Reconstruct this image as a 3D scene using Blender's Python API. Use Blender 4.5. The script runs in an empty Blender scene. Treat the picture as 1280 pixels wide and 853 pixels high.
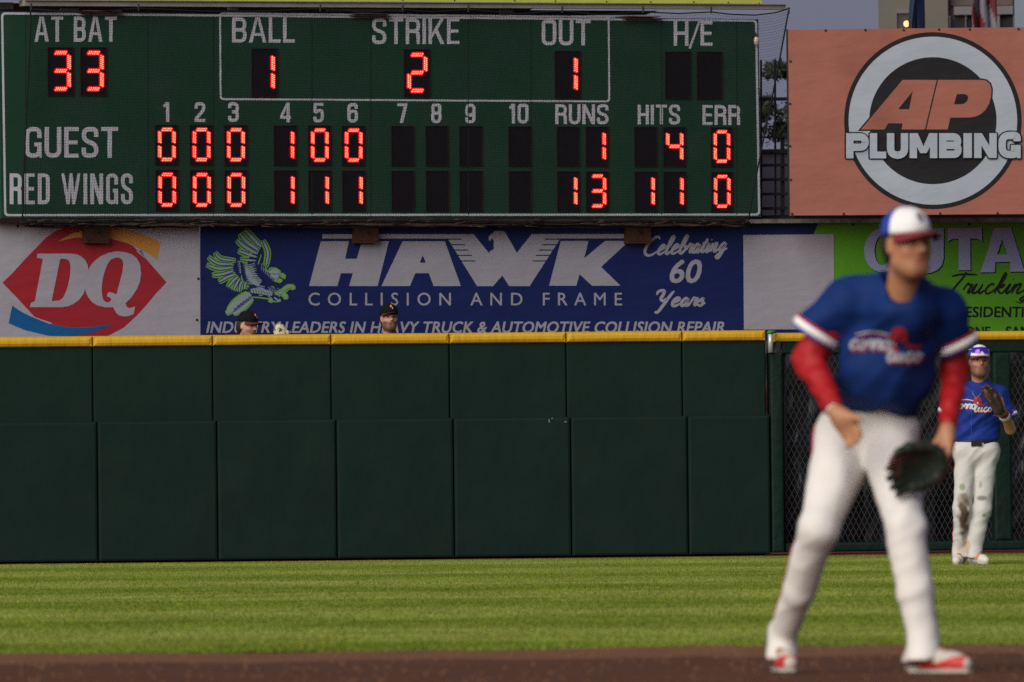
import bpy, math, random
import numpy as np
from mathutils import Vector, Matrix, noise
from mathutils.bvhtree import BVHTree

random.seed(7)
rng = np.random.default_rng(11)
SC = bpy.context.scene
COL = SC.collection

# ------------------------------------------------------------------ camera
FPX = 14222.0                       # 400 mm lens on a 36 mm sensor, in photograph pixels (1280 wide)
CAM_H = 0.74
PITCH = math.atan(171.5 / FPX)
ROLL = 0.0105
cam_data = bpy.data.cameras.new('camera')
cam = bpy.data.objects.new('camera', cam_data)
COL.objects.link(cam)
fwd = Vector((0, math.cos(PITCH), math.sin(PITCH)))
u0 = Vector((0, -math.sin(PITCH), math.cos(PITCH)))
r0 = Vector((1, 0, 0))
RIGHT = r0 * math.cos(ROLL) - u0 * math.sin(ROLL)
UP = u0 * math.cos(ROLL) + r0 * math.sin(ROLL)
CAM = Vector((0, 0, CAM_H))
M = Matrix((RIGHT, UP, -fwd)).transposed().to_4x4()
M.translation = CAM
cam.matrix_world = M
cam_data.lens = 400
cam_data.sensor_width = 36
cam_data.clip_start = 0.5
cam_data.clip_end = 6000
cam_data.dof.use_dof = True
cam_data.dof.focus_distance = 108
cam_data.dof.aperture_fstop = 10.5
SC.camera = cam

# ------------------------------------------------------------------ world: dusk, thin even cloud
SUN_EL, SUN_AZ = math.radians(30), math.radians(-34)     # azimuth: from behind the camera, to its left
w = bpy.data.worlds.new('World')
SC.world = w
w.use_nodes = True
nt = w.node_tree
nt.nodes.clear()
out = nt.nodes.new('ShaderNodeOutputWorld')
bg = nt.nodes.new('ShaderNodeBackground')
sky = nt.nodes.new('ShaderNodeTexSky')
sky.sky_type = 'NISHITA'
sky.sun_disc = False
sky.sun_elevation = SUN_EL
sky.sun_rotation = math.pi + 0.60
sky.air_density = 1.6
sky.dust_density = 1.5
mixn = nt.nodes.new('ShaderNodeMix'); mixn.data_type = 'RGBA'
mixn.inputs[0].default_value = 0.92
mixn.inputs[7].default_value = (.86, .97, 1.68, 1)     # the cloud sheet at dusk
bg.inputs[1].default_value = 0.1
nt.links.new(sky.outputs[0], mixn.inputs[6])
nt.links.new(mixn.outputs[2], bg.inputs[0])
nt.links.new(bg.outputs[0], out.inputs[0])
sun_d = bpy.data.lights.new('sun', 'SUN')
sun_d.energy = 2.9
sun_d.angle = math.radians(56)
sun_d.color = (1.0, 0.93, 0.84)
sun = bpy.data.objects.new('sun', sun_d)
COL.objects.link(sun)
sdir = Vector((-math.sin(0.60) * math.cos(SUN_EL), -math.cos(0.60) * math.cos(SUN_EL), math.sin(SUN_EL)))
sun.rotation_euler = sdir.to_track_quat('Z', 'Y').to_euler()
sun.location = (-20, -20, 40)
SC.view_settings.view_transform = 'Standard'
SC.view_settings.look = 'None'
SC.view_settings.exposure = 0.38
SC.view_settings.gamma = 1.0
SC.cycles.use_denoising = False        # keep the grain of a high-ISO dusk picture
SC.cycles.use_adaptive_sampling = False

# ------------------------------------------------------------------ measuring helpers
def ray(px, py):
    return fwd + RIGHT * ((px - 640) / FPX) + UP * ((426.5 - py) / FPX)
def J(px, py, d):
    v = ray(px, py)
    return CAM + v * (d / v.y)
def ground_depth(px, py):
    v = ray(px, py)
    return v.y * (-CAM_H / v.z)

class Plane:
    """an upright plane through two measured points; at() is where a sight line meets it"""
    def __init__(s, A, B):
        s.A = Vector((A.x, A.y, 0))
        s.u = Vector((B.x - A.x, B.y - A.y, 0)).normalized()
        s.n = Vector((s.u.y, -s.u.x, 0))
        if s.n.y > 0: s.n = -s.n
    def at(s, px, py, off=0.0):
        v = ray(px, py)
        t = ((s.A + s.n * off - CAM).dot(s.n)) / v.dot(s.n)
        return CAM + v * t
    def flat(s, px, py, off=0.0):       # placed by the base plane, then moved out along the normal
        return s.at(px, py, 0) + s.n * off
    def pt(s, u, z, off=0.0):
        return s.A + s.u * u + s.n * off + Vector((0, 0, z))
    def uz(s, px, py):
        p = s.at(px, py) - s.A
        return p.dot(s.u), p.z

WALL = Plane(J(0, 706, 103.9), J(960, 695, 104.8))
BOARD = Plane(J(0, 150, 118.0), J(950, 150, 121.8))
BANNER = Plane(J(0, 150, 118.0) + BOARD.n * -0.14, J(950, 150, 121.8) + BOARD.n * -0.14)
ORANGE = Plane(J(984, 150, 121.6), J(1280, 150, 121.9))

# ------------------------------------------------------------------ object helpers
def mesh_np(name, V, F, mats, smooth=False, col=None, mi=None):
    """V (n,3); F list of tuples or (m,k) array"""
    me = bpy.data.meshes.new(name)
    V = np.asarray(V, dtype=np.float32)
    if isinstance(F, np.ndarray):
        k = F.shape[1]; m = F.shape[0]
        me.vertices.add(len(V)); me.vertices.foreach_set('co', V.ravel())
        me.loops.add(m * k); me.loops.foreach_set('vertex_index', F.astype(np.int32).ravel())
        me.polygons.add(m); me.polygons.foreach_set('loop_start', (np.arange(m) * k).astype(np.int32))
        me.polygons.foreach_set('loop_total', np.full(m, k, dtype=np.int32))
        me.update(calc_edges=True); me.validate()
    else:
        me.from_pydata([tuple(v) for v in V.tolist()], [], F)
    for m_ in (mats if isinstance(mats, (list, tuple)) else [mats]): me.materials.append(m_)
    if mi is not None and len(me.polygons) == len(mi): me.polygons.foreach_set('material_index', np.asarray(mi, dtype=np.int32))
    if smooth: me.polygons.foreach_set('use_smooth', [True] * len(me.polygons))
    if col is not None and len(me.vertices) == len(col):
        a = me.attributes.new('Col', 'FLOAT_COLOR', 'POINT')
        c = np.ones((len(V), 4), dtype=np.float32); c[:, :3] = col
        a.data.foreach_set('color', c.ravel())
    return me

class Geo:
    """collects polygons in world coordinates"""
    def __init__(s): s.V = []; s.F = []; s.mi = []
    def add(s, vs, fs, mi=0):
        b = len(s.V); s.V += [tuple(v) for v in vs]
        for f in fs: s.F.append(tuple(b + i for i in f)); s.mi.append(mi)
    def box_pts(s, p, mi=0):   # 8 points: 4 front (ccw), 4 back
        s.add(p, [(0, 1, 2, 3), (7, 6, 5, 4), (0, 4, 5, 1), (1, 5, 6, 2), (2, 6, 7, 3), (3, 7, 4, 0)], mi)
    def box(s, c, dx, dy, dz, X=Vector((1, 0, 0)), Y=Vector((0, 1, 0)), Z=Vector((0, 0, 1)), mi=0):
        c = Vector(c)
        f = [c + X * (a * dx / 2) - Y * (dy / 2) + Z * (b * dz / 2) for a, b in ((-1, -1), (1, -1), (1, 1), (-1, 1))]
        s.box_pts(f + [q + Y * dy for q in f], mi)
    def tube(s, pts, r, n=8, caps=True, mi=0, radii=None):
        pts = [Vector(p) for p in pts]
        rings = []
        for i, p in enumerate(pts):
            a = pts[max(i - 1, 0)]; b = pts[min(i + 1, len(pts) - 1)]
            t = (b - a).normalized()
            ref = Vector((0, 0, 1)) if abs(t.z) < .9 else Vector((1, 0, 0))
            x = t.cross(ref).normalized(); y = x.cross(t)
            rr = radii[i] if radii else r
            rings.append([p + (x * math.cos(2 * math.pi * k / n) + y * math.sin(2 * math.pi * k / n)) * rr for k in range(n)])
        vs = [v for q in rings for v in q]
        fs = []
        for i in range(len(pts) - 1):
            for k in range(n):
                k2 = (k + 1) % n
                fs.append((i * n + k, i * n + k2, (i + 1) * n + k2, (i + 1) * n + k))
        if caps:
            fs.append(tuple(range(n))[::-1]); fs.append(tuple((len(pts) - 1) * n + k for k in range(n)))
        s.add(vs, fs, mi)
    def build(s, name, mats, parent=None, smooth=False, base=None):
        return link(name, s.V, s.F, mats, parent, smooth, base, mi=s.mi)

def link(name, V, F, mats, parent=None, smooth=False, base=None, col=None, mi=None):
    V = np.asarray(V, dtype=np.float64).reshape(-1, 3)
    if parent is not None:
        o0 = np.array(wloc(parent))
    elif base is not None:
        o0 = np.array(base)
    else:
        o0 = np.array([(V[:, 0].min() + V[:, 0].max()) / 2, (V[:, 1].min() + V[:, 1].max()) / 2, V[:, 2].min()])
    me = mesh_np(name, V - o0, F, mats, smooth, col, mi)
    o = bpy.data.objects.new(name, me)
    COL.objects.link(o)
    if parent is not None: o.parent = parent
    else: o.location = o0
    return o
def wloc(o):
    p = Vector((0, 0, 0))
    while o is not None: p = p + o.location; o = o.parent
    return p
def tag(o, label=None, cat=None, group=None, kind=None):
    if label: o['label'] = label
    if cat: o['category'] = cat
    if group: o['group'] = group
    if kind: o['kind'] = kind
    return o
def thing(name, loc, label, cat, group=None):
    o = bpy.data.objects.new(name, None)
    o.empty_display_size = 0.2
    o.location = loc
    COL.objects.link(o)
    return tag(o, label, cat, group)

# ------------------------------------------------------------------ materials
def srgb(r, g, b):
    f = lambda c: (c / 255 / 12.92) if c / 255 <= .04045 else ((c / 255 + .055) / 1.055) ** 2.4
    return (f(r), f(g), f(b), 1)
MATS = {}
def mat(name, c, rough=.6, var=.12, vscale=8, bump=0, bscale=40, spec=.4, metal=0, emit=None, es=0, attr=False, world=True, bstretch=(1, 1, 1), vstretch=(1, 1, 1), sheen=0, dirt=None, bdist=.01):
    if name in MATS: return MATS[name]
    m = bpy.data.materials.new(name); m.use_nodes = True
    nt = m.node_tree; N = nt.nodes; L = nt.links
    b = N['Principled BSDF']
    b.inputs['Roughness'].default_value = rough
    b.inputs['Specular IOR Level'].default_value = spec
    b.inputs['Metallic'].default_value = metal
    if sheen: b.inputs['Sheen Weight'].default_value = sheen
    geo = N.new('ShaderNodeNewGeometry') if world else N.new('ShaderNodeTexCoord')
    P = geo.outputs['Position'] if world else geo.outputs['Object']
    def mapped(st):
        mp = N.new('ShaderNodeMapping'); mp.inputs['Scale'].default_value = st
        L.new(P, mp.inputs[0]); return mp.outputs[0]
    col = None
    if attr:
        at = N.new('ShaderNodeAttribute'); at.attribute_name = 'Col'; col = at.outputs['Color']
    if var > 0:
        nz = N.new('ShaderNodeTexNoise'); nz.inputs['Scale'].default_value = vscale; nz.inputs['Detail'].default_value = 5
        nz.inputs['Roughness'].default_value = .65
        L.new(mapped(vstretch), nz.inputs['Vector'])
        mr = N.new('ShaderNodeMapRange'); mr.inputs[1].default_value = .3; mr.inputs[2].default_value = .7
        mr.inputs[3].default_value = 1 - var; mr.inputs[4].default_value = 1 + var
        L.new(nz.outputs['Fac'], mr.inputs[0])
        mx = N.new('ShaderNodeVectorMath'); mx.operation = 'SCALE'
        if col is None: mx.inputs[0].default_value = c[:3]
        else: L.new(col, mx.inputs[0])
        L.new(mr.outputs[0], mx.inputs['Scale'])
        col = mx.outputs[0]
    if dirt:
        dc, amt, dscale = dirt
        nd = N.new('ShaderNodeTexNoise'); nd.inputs['Scale'].default_value = dscale; nd.inputs['Detail'].default_value = 6
        L.new(P, nd.inputs['Vector'])
        r2 = N.new('ShaderNodeMapRange'); r2.inputs[1].default_value = .5; r2.inputs[2].default_value = .75; r2.inputs[4].default_value = amt
        L.new(nd.outputs['Fac'], r2.inputs[0])
        mm = N.new('ShaderNodeMix'); mm.data_type = 'RGBA'; mm.inputs[7].default_value = dc
        L.new(r2.outputs[0], mm.inputs[0]); 
        if col is None: mm.inputs[6].default_value = c
        else: L.new(col, mm.inputs[6])
        col = mm.outputs[2]
    if col is None: b.inputs['Base Color'].default_value = c
    else: L.new(col, b.inputs['Base Color'])
    if bump > 0:
        nb = N.new('ShaderNodeTexNoise'); nb.inputs['Scale'].default_value = bscale; nb.inputs['Detail'].default_value = 4
        L.new(mapped(bstretch), nb.inputs['Vector'])
        bp = N.new('ShaderNodeBump'); bp.inputs['Strength'].default_value = bump; bp.inputs['Distance'].default_value = bdist
        L.new(nb.outputs['Fac'], bp.inputs['Height']); L.new(bp.outputs[0], b.inputs['Normal'])
    if emit:
        b.inputs['Emission Color'].default_value = emit; b.inputs['Emission Strength'].default_value = es
    MATS[name] = m
    return m

def vinyl(name, c, rough=.55, var=.06, dirt=None):
    """printed banner vinyl: long soft wrinkles, shared by sheet and print"""
    return mat(name, c, rough, var, 1.1, .38, 1.0, .25, bstretch=(1, 1, 2.6), bdist=.08, dirt=dirt)

M_PAD = mat('pad_vinyl_green', (.0044, .0155, .0118, 1), .75, .10, 1.5, .45, 2.2, .12, bstretch=(1, 1, .6), bdist=.05, dirt=((.012, .025, .020, 1), .30, 2.3))
M_PAD2 = mat('post_pad_green', (.0035, .0150, .0105, 1), .6, .12, 3, .5, 9, .15, bdist=.03)
M_YEL = mat('cap_vinyl_yellow', (.50, .285, .010, 1), .6, .05, 3, .5, 7, .3, bstretch=(2.4, 1, .6), bdist=.02, dirt=((.30, .17, .02, 1), .15, 5))
M_BOARD = mat('board_paint_green', (.0085, .043, .024, 1), .6, .10, 1.2, .12, 8, .3, bdist=.02, dirt=((.025, .05, .04, 1), .4, 2))
M_WHITE = mat('board_white_vinyl', (.47, .48, .53, 1), .6, .10, 6, 0, 1, .3)
M_BLACKP = mat('digit_glass', (.008, .006, .009, 1), .45, .1, 8, 0, 1, .25)
M_STEEL = mat('galvanised_steel', (.27, .25, .22, 1), .5, .15, 6, .1, 20, .5, metal=.2)
M_RUST = mat('rusty_brown_steel', (.050, .020, .012, 1), .8, .35, 12, .3, 30, .3)
M_DARK = mat('dark_steel', (.012, .012, .014, 1), .6, .2, 8, .1, 30, .4)
M_NET = mat('net_cord', (.012, .012, .013, 1), .9, 0, 1, 0, 1, .1)
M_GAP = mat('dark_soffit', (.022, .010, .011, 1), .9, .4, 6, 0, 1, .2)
M_LED = mat('led_core', (.2, .01, .01, 1), .4, 0, emit=(1, .125, .070, 1), es=4.8)
M_LEDR = mat('led_halo', (.2, .01, .01, 1), .4, 0, emit=(1, .006, .010, 1), es=.75)  # glow of the lit dots put into wider dim red discs, not a lamp part
V_WHITE = vinyl('vinyl_white', (.33, .33, .37, 1))
V_RED = vinyl('vinyl_red', (.30, .020, .028, 1))
V_BLUE = vinyl('vinyl_blue', (.006, .095, .27, 1))
V_GOLD = vinyl('vinyl_gold', (.46, .22, .045, 1))
V_NAVY = vinyl('vinyl_navy', (.007, .016, .088, 1))
V_GREY = vinyl('vinyl_grey', (.29, .30, .34, 1))
V_LIME = vinyl('vinyl_lime', (.14, .36, .02, 1))
V_GREEN = vinyl('vinyl_green', (.085, .30, .016, 1), var=.1)
V_LAV = vinyl('vinyl_lavender', (.27, .31, .48, 1), var=.1)
V_BLACK = vinyl('vinyl_black', (.010, .009, .011, 1), .6)
V_ORANGE = vinyl('vinyl_orange', (.30, .112, .080, 1), var=.1, dirt=((.17, .055, .042, 1), .8, 1.1))  # dirt here paints the soft dark shading of folds into the sheet
V_RING = vinyl('vinyl_ring_grey', (.32, .37, .42, 1), var=.08)
V_YG = vinyl('vinyl_yellow_green', (.42, .46, .08, 1))
M_GROM = mat('grommet', (.01, .01, .012, 1), .5, 0)

# ------------------------------------------------------------------ flat print on a plane
def fill2d(contours, off=0.0, kind='POLY', res=4):
    """contours in pixel coordinates, nested ones are holes -> (verts2d, faces)"""
    cu = bpy.data.curves.new('tmp', 'CURVE'); cu.dimensions = '2D'; cu.fill_mode = 'BOTH'; cu.resolution_u = res
    for c in contours:
        sp = cu.splines.new('POLY'); sp.points.add(len(c) - 1)
        for i, (x, y) in enumerate(c): sp.points[i].co = (x, -y, 0, 1)
        sp.use_cyclic_u = True
    cu.offset = off
    return _curve_mesh(cu)
def _curve_mesh(cu):
    o = bpy.data.objects.new('tmp', cu); COL.objects.link(o)
    dg = bpy.context.evaluated_depsgraph_get(); dg.update()
    me = bpy.data.meshes.new_from_object(o.evaluated_get(dg))
    V = [(v.co.x, -v.co.y) for v in me.vertices]; F = [tuple(p.vertices) for p in me.polygons]
    bpy.data.objects.remove(o); bpy.data.meshes.remove(me)
    return V, F
def text2d(body, x0, x1, y0, y1, off=0.0, shear=0.0, spacing=1.0, res=3):
    """built-in letter shapes fitted to a pixel box (x0..x1, y0..y1); off thickens every stroke by the same amount"""
    cu = bpy.data.curves.new('tmp', 'FONT'); cu.body = body; cu.space_character = spacing
    o = bpy.data.objects.new('tmp', cu); COL.objects.link(o)
    dg = bpy.context.evaluated_depsgraph_get(); dg.update()
    k = o.evaluated_get(dg).to_curve(dg)
    k2 = k.copy() if k.library is None else k
    pts = [p.co for s in k2.splines for p in s.bezier_points]
    xs = [p.x for p in pts]; ys = [p.y for p in pts]
    mnx, mxx, mny, mxy = min(xs), max(xs), min(ys), max(ys)
    H = (y1 - y0) - 2 * off; Wd = (x1 - x0) - 2 * off - abs(shear) * H
    sx = Wd / (mxx - mnx); sy = H / (mxy - mny)
    def tf(p):
        X = (p.x - mnx) * sx; Y = (p.y - mny) * sy
        return Vector((x0 + off + X + shear * Y, -(y1 - off) + Y, 0))
    k2.dimensions = '2D'; k2.fill_mode = 'BOTH'; k2.resolution_u = res
    for s in k2.splines:
        hs = [(p.co.copy(), p.handle_left.copy(), p.handle_right.copy()) for p in s.bezier_points]
        for p, (a, b, c) in zip(s.bezier_points, hs):
            p.handle_left_type = 'FREE'; p.handle_right_type = 'FREE'
            p.co = tf(a); p.handle_left = tf(b); p.handle_right = tf(c)
    k2.offset = off
    r = _curve_mesh(k2)
    bpy.data.objects.remove(o)
    return r
def ribbon2d(pts, wd, taper=0.0, n=6, closed=False):
    """a smooth pen stroke through pixel points -> rows of (left, right)"""
    P = [Vector(p) for p in pts]
    if len(P) > 2:
        Q = []
        for i in range(len(P) - 1):
            p0 = P[max(i - 1, 0)]; p1 = P[i]; p2 = P[i + 1]; p3 = P[min(i + 2, len(P) - 1)]
            for k in range(n):
                t = k / n
                Q.append(.5 * ((2 * p1) + (p2 - p0) * t + (2 * p0 - 5 * p1 + 4 * p2 - p3) * t * t + (3 * p1 - p0 - 3 * p2 + p3) * t ** 3))
        Q.append(P[-1])
    else: Q = P
    V = []; 
    for i, p in enumerate(Q):
        a = Q[max(i - 1, 0)]; b = Q[min(i + 1, len(Q) - 1)]
        t = (b - a); t = t.normalized() if t.length > 1e-6 else Vector((1, 0))
        nn = Vector((-t.y, t.x)); f = i / max(len(Q) - 1, 1)
        ww = wd * (1 - taper * abs(2 * f - 1) ** 3)
        V += [p + nn * ww / 2, p - nn * ww / 2]
    F = [(2 * i, 2 * i + 1, 2 * i + 3, 2 * i + 2) for i in range(len(Q) - 1)]
    return V, F
def smooth_loop(pts, n=5):
    P = [Vector(p) for p in pts]; m = len(P); Q = []
    for i in range(m):
        p0, p1, p2, p3 = P[i - 1], P[i], P[(i + 1) % m], P[(i + 2) % m]
        for k in range(n):
            t = k / n
            Q.append(tuple(.5 * ((2 * p1) + (p2 - p0) * t + (2 * p0 - 5 * p1 + 4 * p2 - p3) * t * t + (3 * p1 - p0 - 3 * p2 + p3) * t ** 3)))
    return Q
def print_on(pl, shapes, name, m, parent, off):
    """lay 2-D print (vinyl lettering or ink, under a millimetre thick) on a sheet"""
    g = Geo(); k = 0
    for V, F in shapes:
        fs = []
        P = [pl.flat(v[0], v[1], off * .4 + k * .00008 + i * .000002) for i, v in enumerate(V)]
        for f in F:
            a, b, c = P[f[0]], P[f[1]], P[f[2]]
            nn = (b - a).cross(c - a)
            fs.append(f if nn.dot(pl.n) > 0 else tuple(reversed(f)))
        g.add(P, fs); k += 1
    return g.build(name, m, parent)
def rp(pts, r, closed=False, k=5):
    """corner-rounded pen path"""
    P = [Vector(p) for p in pts]; n = len(P); out_ = []
    for i in range(n):
        if not closed and i in (0, n - 1): out_.append(P[i]); continue
        a = P[i - 1]; b = P[i]; c = P[(i + 1) % n]
        d1 = (a - b); d2 = (c - b); rr = min(r, d1.length * .5, d2.length * .5)
        p1 = b + d1.normalized() * rr; p2 = b + d2.normalized() * rr
        for j in range(k + 1):
            t = j / k; out_.append(p1 * (1 - t) ** 2 + b * 2 * t * (1 - t) + p2 * t * t)
    if closed: out_.append(out_[0].copy()); out_.append(out_[1].copy())
    return out_
def pen(path, t):
    return ribbon2d(path, t, 0, 1) if len(path) == 2 else _pen(path, t)
def _pen(Q, t):
    V = []
    for i, p in enumerate(Q):
        a = Q[max(i - 1, 0)]; b = Q[min(i + 1, len(Q) - 1)]
        d = b - a
        if i > 0 and (p - a).length < 1e-5: d = b - p if (b - p).length > 1e-5 else d
        if d.length < 1e-6: d = Vector((1, 0))
        d.normalize(); nn = Vector((-d.y, d.x)); V += [p + nn * t / 2, p - nn * t / 2]
    return V, [(2 * i, 2 * i + 1, 2 * i + 3, 2 * i + 2) for i in range(len(Q) - 1)]
GW = {'I': 0, 'W': .80, 'M': .72, 'A': .60, 'T': .50, 'E': .43, 'L': .41, '1': .30, '/': .42, ' ': .24, 'N': .54, 'P': .50, 'K': .56}
def glyph(ch, w, h, t):
    """condensed gothic capitals and figures as pen strokes of even weight; y runs down from 0 to h"""
    i = t / 2; L, R, T, B, Md = i, w - i, i, h - i, h * .49; r = min(w * .42, t * 1.35); S = []
    q = lambda *p: S.append((list(p), [tuple(range(len(p)))]))
    st = lambda x: q((x, 0), (x + t, 0), (x + t, h), (x, h))
    bar = lambda x0, x1, y, tt=None: q((x0, y), (x1, y), (x1, y + (tt or t * .92)), (x0, y + (tt or t * .92)))
    P = lambda pts, rr=None, c=False: S.append(_pen(rp(pts, r if rr is None else rr, c), t))
    if ch == 'A':
        q((0, h), (t * 1.02, h), (w / 2 + t * .12, 0), (w / 2 - t * .62, 0)); q((w - t * 1.02, h), (w, h), (w / 2 + t * .62, 0), (w / 2 - t * .12, 0)); bar(w * .26, w * .74, h * .62, t * .8)
    elif ch == 'B': st(0); P([(L, T), (R - .02 * w, T), (R - .02 * w, Md), (L, Md)]); P([(L, Md), (R, Md), (R, B), (L, B)])
    elif ch == 'C': P([(R, h * .34), (R, T), (L, T), (L, B), (R, B), (R, h * .66)])
    elif ch == 'D': st(0); P([(L, T), (R, T), (R, B), (L, B)], r * 1.1)
    elif ch == 'E': st(0); bar(t * .9, w, 0); bar(t * .9, w * .92, h * .5 - t * .48); bar(t * .9, w, h - t * .92)
    elif ch == 'F': st(0); bar(t * .9, w, 0); bar(t * .9, w * .9, h * .5 - t * .48)
    elif ch == 'G': P([(R, h * .36), (R, T), (L, T), (L, B), (R, B), (R, h * .52)]); bar(w * .56, w, h * .50); q((w - t, h * .5), (w, h * .5), (w, h), (w - t * .45, h))
    elif ch == 'H': st(0); st(w - t); bar(t * .9, w - t * .9, h * .5 - t * .46)
    elif ch == 'I': st(0)
    elif ch == 'K': st(0); q((t * .9, h * .62), (w - t * 1.15, 0), (w, 0), (t * .9, h * .62 + t * 1.3)); q((w * .32, h * .42), (w * .32 + t * .9, h * .36), (w, h), (w - t * 1.12, h))
    elif ch == 'L': st(0); bar(t * .9, w, h - t * .92)
    elif ch == 'M': st(0); st(w - t); q((0, 0), (t * 1.1, 0), (w / 2 + t * .42, h * .80), (w / 2 - t * .42, h * .80)); q((w - t * 1.1, 0), (w, 0), (w / 2 + t * .42, h * .80), (w / 2 - t * .42, h * .80))
    elif ch == 'N': st(0); st(w - t); q((0, 0), (t * 1.05, 0), (w, h), (w - t * 1.05, h))
    elif ch in 'O0': P([(w / 2, T), (R, T), (R, B), (L, B), (L, T)], r, True)
    elif ch == 'P': st(0); P([(L, T), (R, T), (R, h * .56), (L, h * .56)])
    elif ch == 'R': st(0); P([(L, T), (R, T), (R, h * .50), (L, h * .50)]); P([(w * .45, h * .50), (R - .02 * w, h * .52), (R, h)], t * .9)
    elif ch == 'S': P([(R, h * .32), (R, T), (L, T), (L, h * .43), (R, h * .57), (R, B), (L, B), (L, h * .67)], r * .95)
    elif ch == 'T': bar(0, w, 0); st(w / 2 - t / 2)
    elif ch == 'U': P([(L, 0), (L, B), (R, B), (R, 0)])
    elif ch == 'W':
        a = w * .27; t = t * .8
        for x0, x1 in ((0, a), (w * .5 - t * .5, a), (w * .5 - t * .5, w - a - t), (w - t, w - a - t)): q((x0, 0), (x0 + t, 0), (x1 + t, h), (x1, h))
    elif ch == '/': q((w - t, 0), (w, 0), (t, h), (0, h))
    elif ch == '1': st(w - t); bar(w * .1, w - t * .8, h * .13, t * .75); q((w - t * 1.2, 0), (w - t * .8, 0), (w - t * .8, h * .2), (w * .1, h * .2), (w * .25, h * .13))
    elif ch == '2': P([(L, h * .33), (L, T), (R, T), (R, h * .40), (L + t * .15, h * .80), (L, B + t * .2)], r * .9); bar(0, w, h - t * .92)
    elif ch == '3': P([(L, h * .30), (L, T), (R, T), (R, Md), (w * .35, Md)]); P([(w * .35, Md), (R, Md), (R, B), (L, B), (L, h * .70)])
    elif ch == '4': st(w - t * 1.35); bar(0, w, h * .68, t * .85); q((0, h * .68), (w - t * 1.35, 0), (w - t * .5, 0), (t * .9, h * .68))
    elif ch == '5': bar(t * .2, w * .95, 0); q((t * .15, 0), (t * 1.05, 0), (t * .95, h * .5), (t * .0, h * .5)); P([(L, h * .50), (w * .5, h * .38), (R, h * .42), (R, B), (L, B), (L, h * .70)], r * .9)
    elif ch == '6': P([(R, h * .30), (R, T), (L, T), (L, B), (R, B), (R, h * .45), (w * .5, h * .40), (L, h * .50)], r * .9)
    elif ch == '9': P([(L, h * .70), (L, B), (R, B), (R, T), (L, T), (L, h * .55), (w * .5, h * .60), (R, h * .50)], r * .9)
    elif ch == '7': bar(0, w, 0); q((w - t * 1.1, t * .5), (w, t * .5), (w * .25 + t, h), (w * .25, h))
    elif ch == '8': P([(w / 2, T), (R - t * .05, T), (R - t * .05, Md), (L + t * .05, Md), (L + t * .05, T)], r, True); P([(w / 2, Md), (R, Md), (R, B), (L, B), (L, Md)], r, True)
    return S
def gothic(body, x0, x1, y0, y1, t, gap=.095, dy=0.0):
    """set a word in the gothic letters, fitted to a pixel box; dy = drop of the baseline to the right end"""
    h = y1 - y0; ws = [t if c == 'I' else GW.get(c, .5) * h for c in body]; gp = gap * h
    fixed = sum(w for w, c in zip(ws, body) if c == 'I') + gp * (len(body) - 1)
    k = (x1 - x0 - fixed) / max(sum(w for w, c in zip(ws, body) if c != 'I'), 1e-6)
    x = x0; out_ = []
    for w, c in zip(ws, body):
        ww = w if c == 'I' else w * k
        if c != ' ':
            for V, F in glyph(c, ww, h, t): out_.append(([(x + v[0], y0 + v[1] + dy * (x - x0) / (x1 - x0)) for v in V], F))
        x += ww + gp
    return out_
def shifted(shapes, e, n=8):
    return [([(v[0] + e * math.cos(2 * math.pi * k / n), v[1] + e * math.sin(2 * math.pi * k / n)) for v in V], F) for V, F in shapes for k in range(n)]
def merged(shapes, step=.00025, pl=None): return shapes
def boldtext(body, x0, x1, y0, y1, e, shear=0.0, spacing=1.0):
    V, F = text2d(body, x0 + e, x1 - e, y0 + e * .8, y1 - e * .8, 0, shear, spacing)
    return [([(v[0] + dx * e, v[1] + dy * e * .8) for v in V], F) for dx, dy in ((0, 0), (-1, -1), (1, -1), (1, 1), (-1, 1), (-1, 0), (1, 0))]
def rect(x0, y0, x1, y1): return ([(x0, y0), (x1, y0), (x1, y1), (x0, y1)], [(0, 1, 2, 3)])
def ellipse(cx, cy, rx, ry, n=96): return [(cx + rx * math.cos(2 * math.pi * k / n), cy + ry * math.sin(2 * math.pi * k / n)) for k in range(n)]
def slab(pl, quad, off, thick, g=None, mi=0):
    """a plate: quad of pixel corners tl, tr, br, bl on the plane, pushed out by off, with thickness behind"""
    g = g or Geo()
    f = [pl.flat(x, y, off) for x, y in (quad[3], quad[2], quad[1], quad[0])]
    g.box_pts(f + [p - pl.n * thick for p in f], mi)
    return g
# ================================================================== THE GROUND
def sheet(name, x0, x1, y0, y1, z, m, nx=1, ny=1):
    xs = np.linspace(x0, x1, nx + 1); ys = np.linspace(y0, y1, ny + 1)
    V = [(x, y, z) for y in ys for x in xs]
    F = [(j * (nx + 1) + i, j * (nx + 1) + i + 1, (j + 1) * (nx + 1) + i + 1, (j + 1) * (nx + 1) + i) for j in range(ny) for i in range(nx)]
    o = link(name, V, F, m, base=(0, 0, 0)); return tag(o, kind='structure')
M_GROUND = mat('ground_soil', (.05, .055, .03, 1), .95, .3, .05, 0, 1, .1)
M_TRACK = mat('warning_track_clay', (.16, .045, .030, 1), .95, .25, 3, .4, 30, .1)

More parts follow.
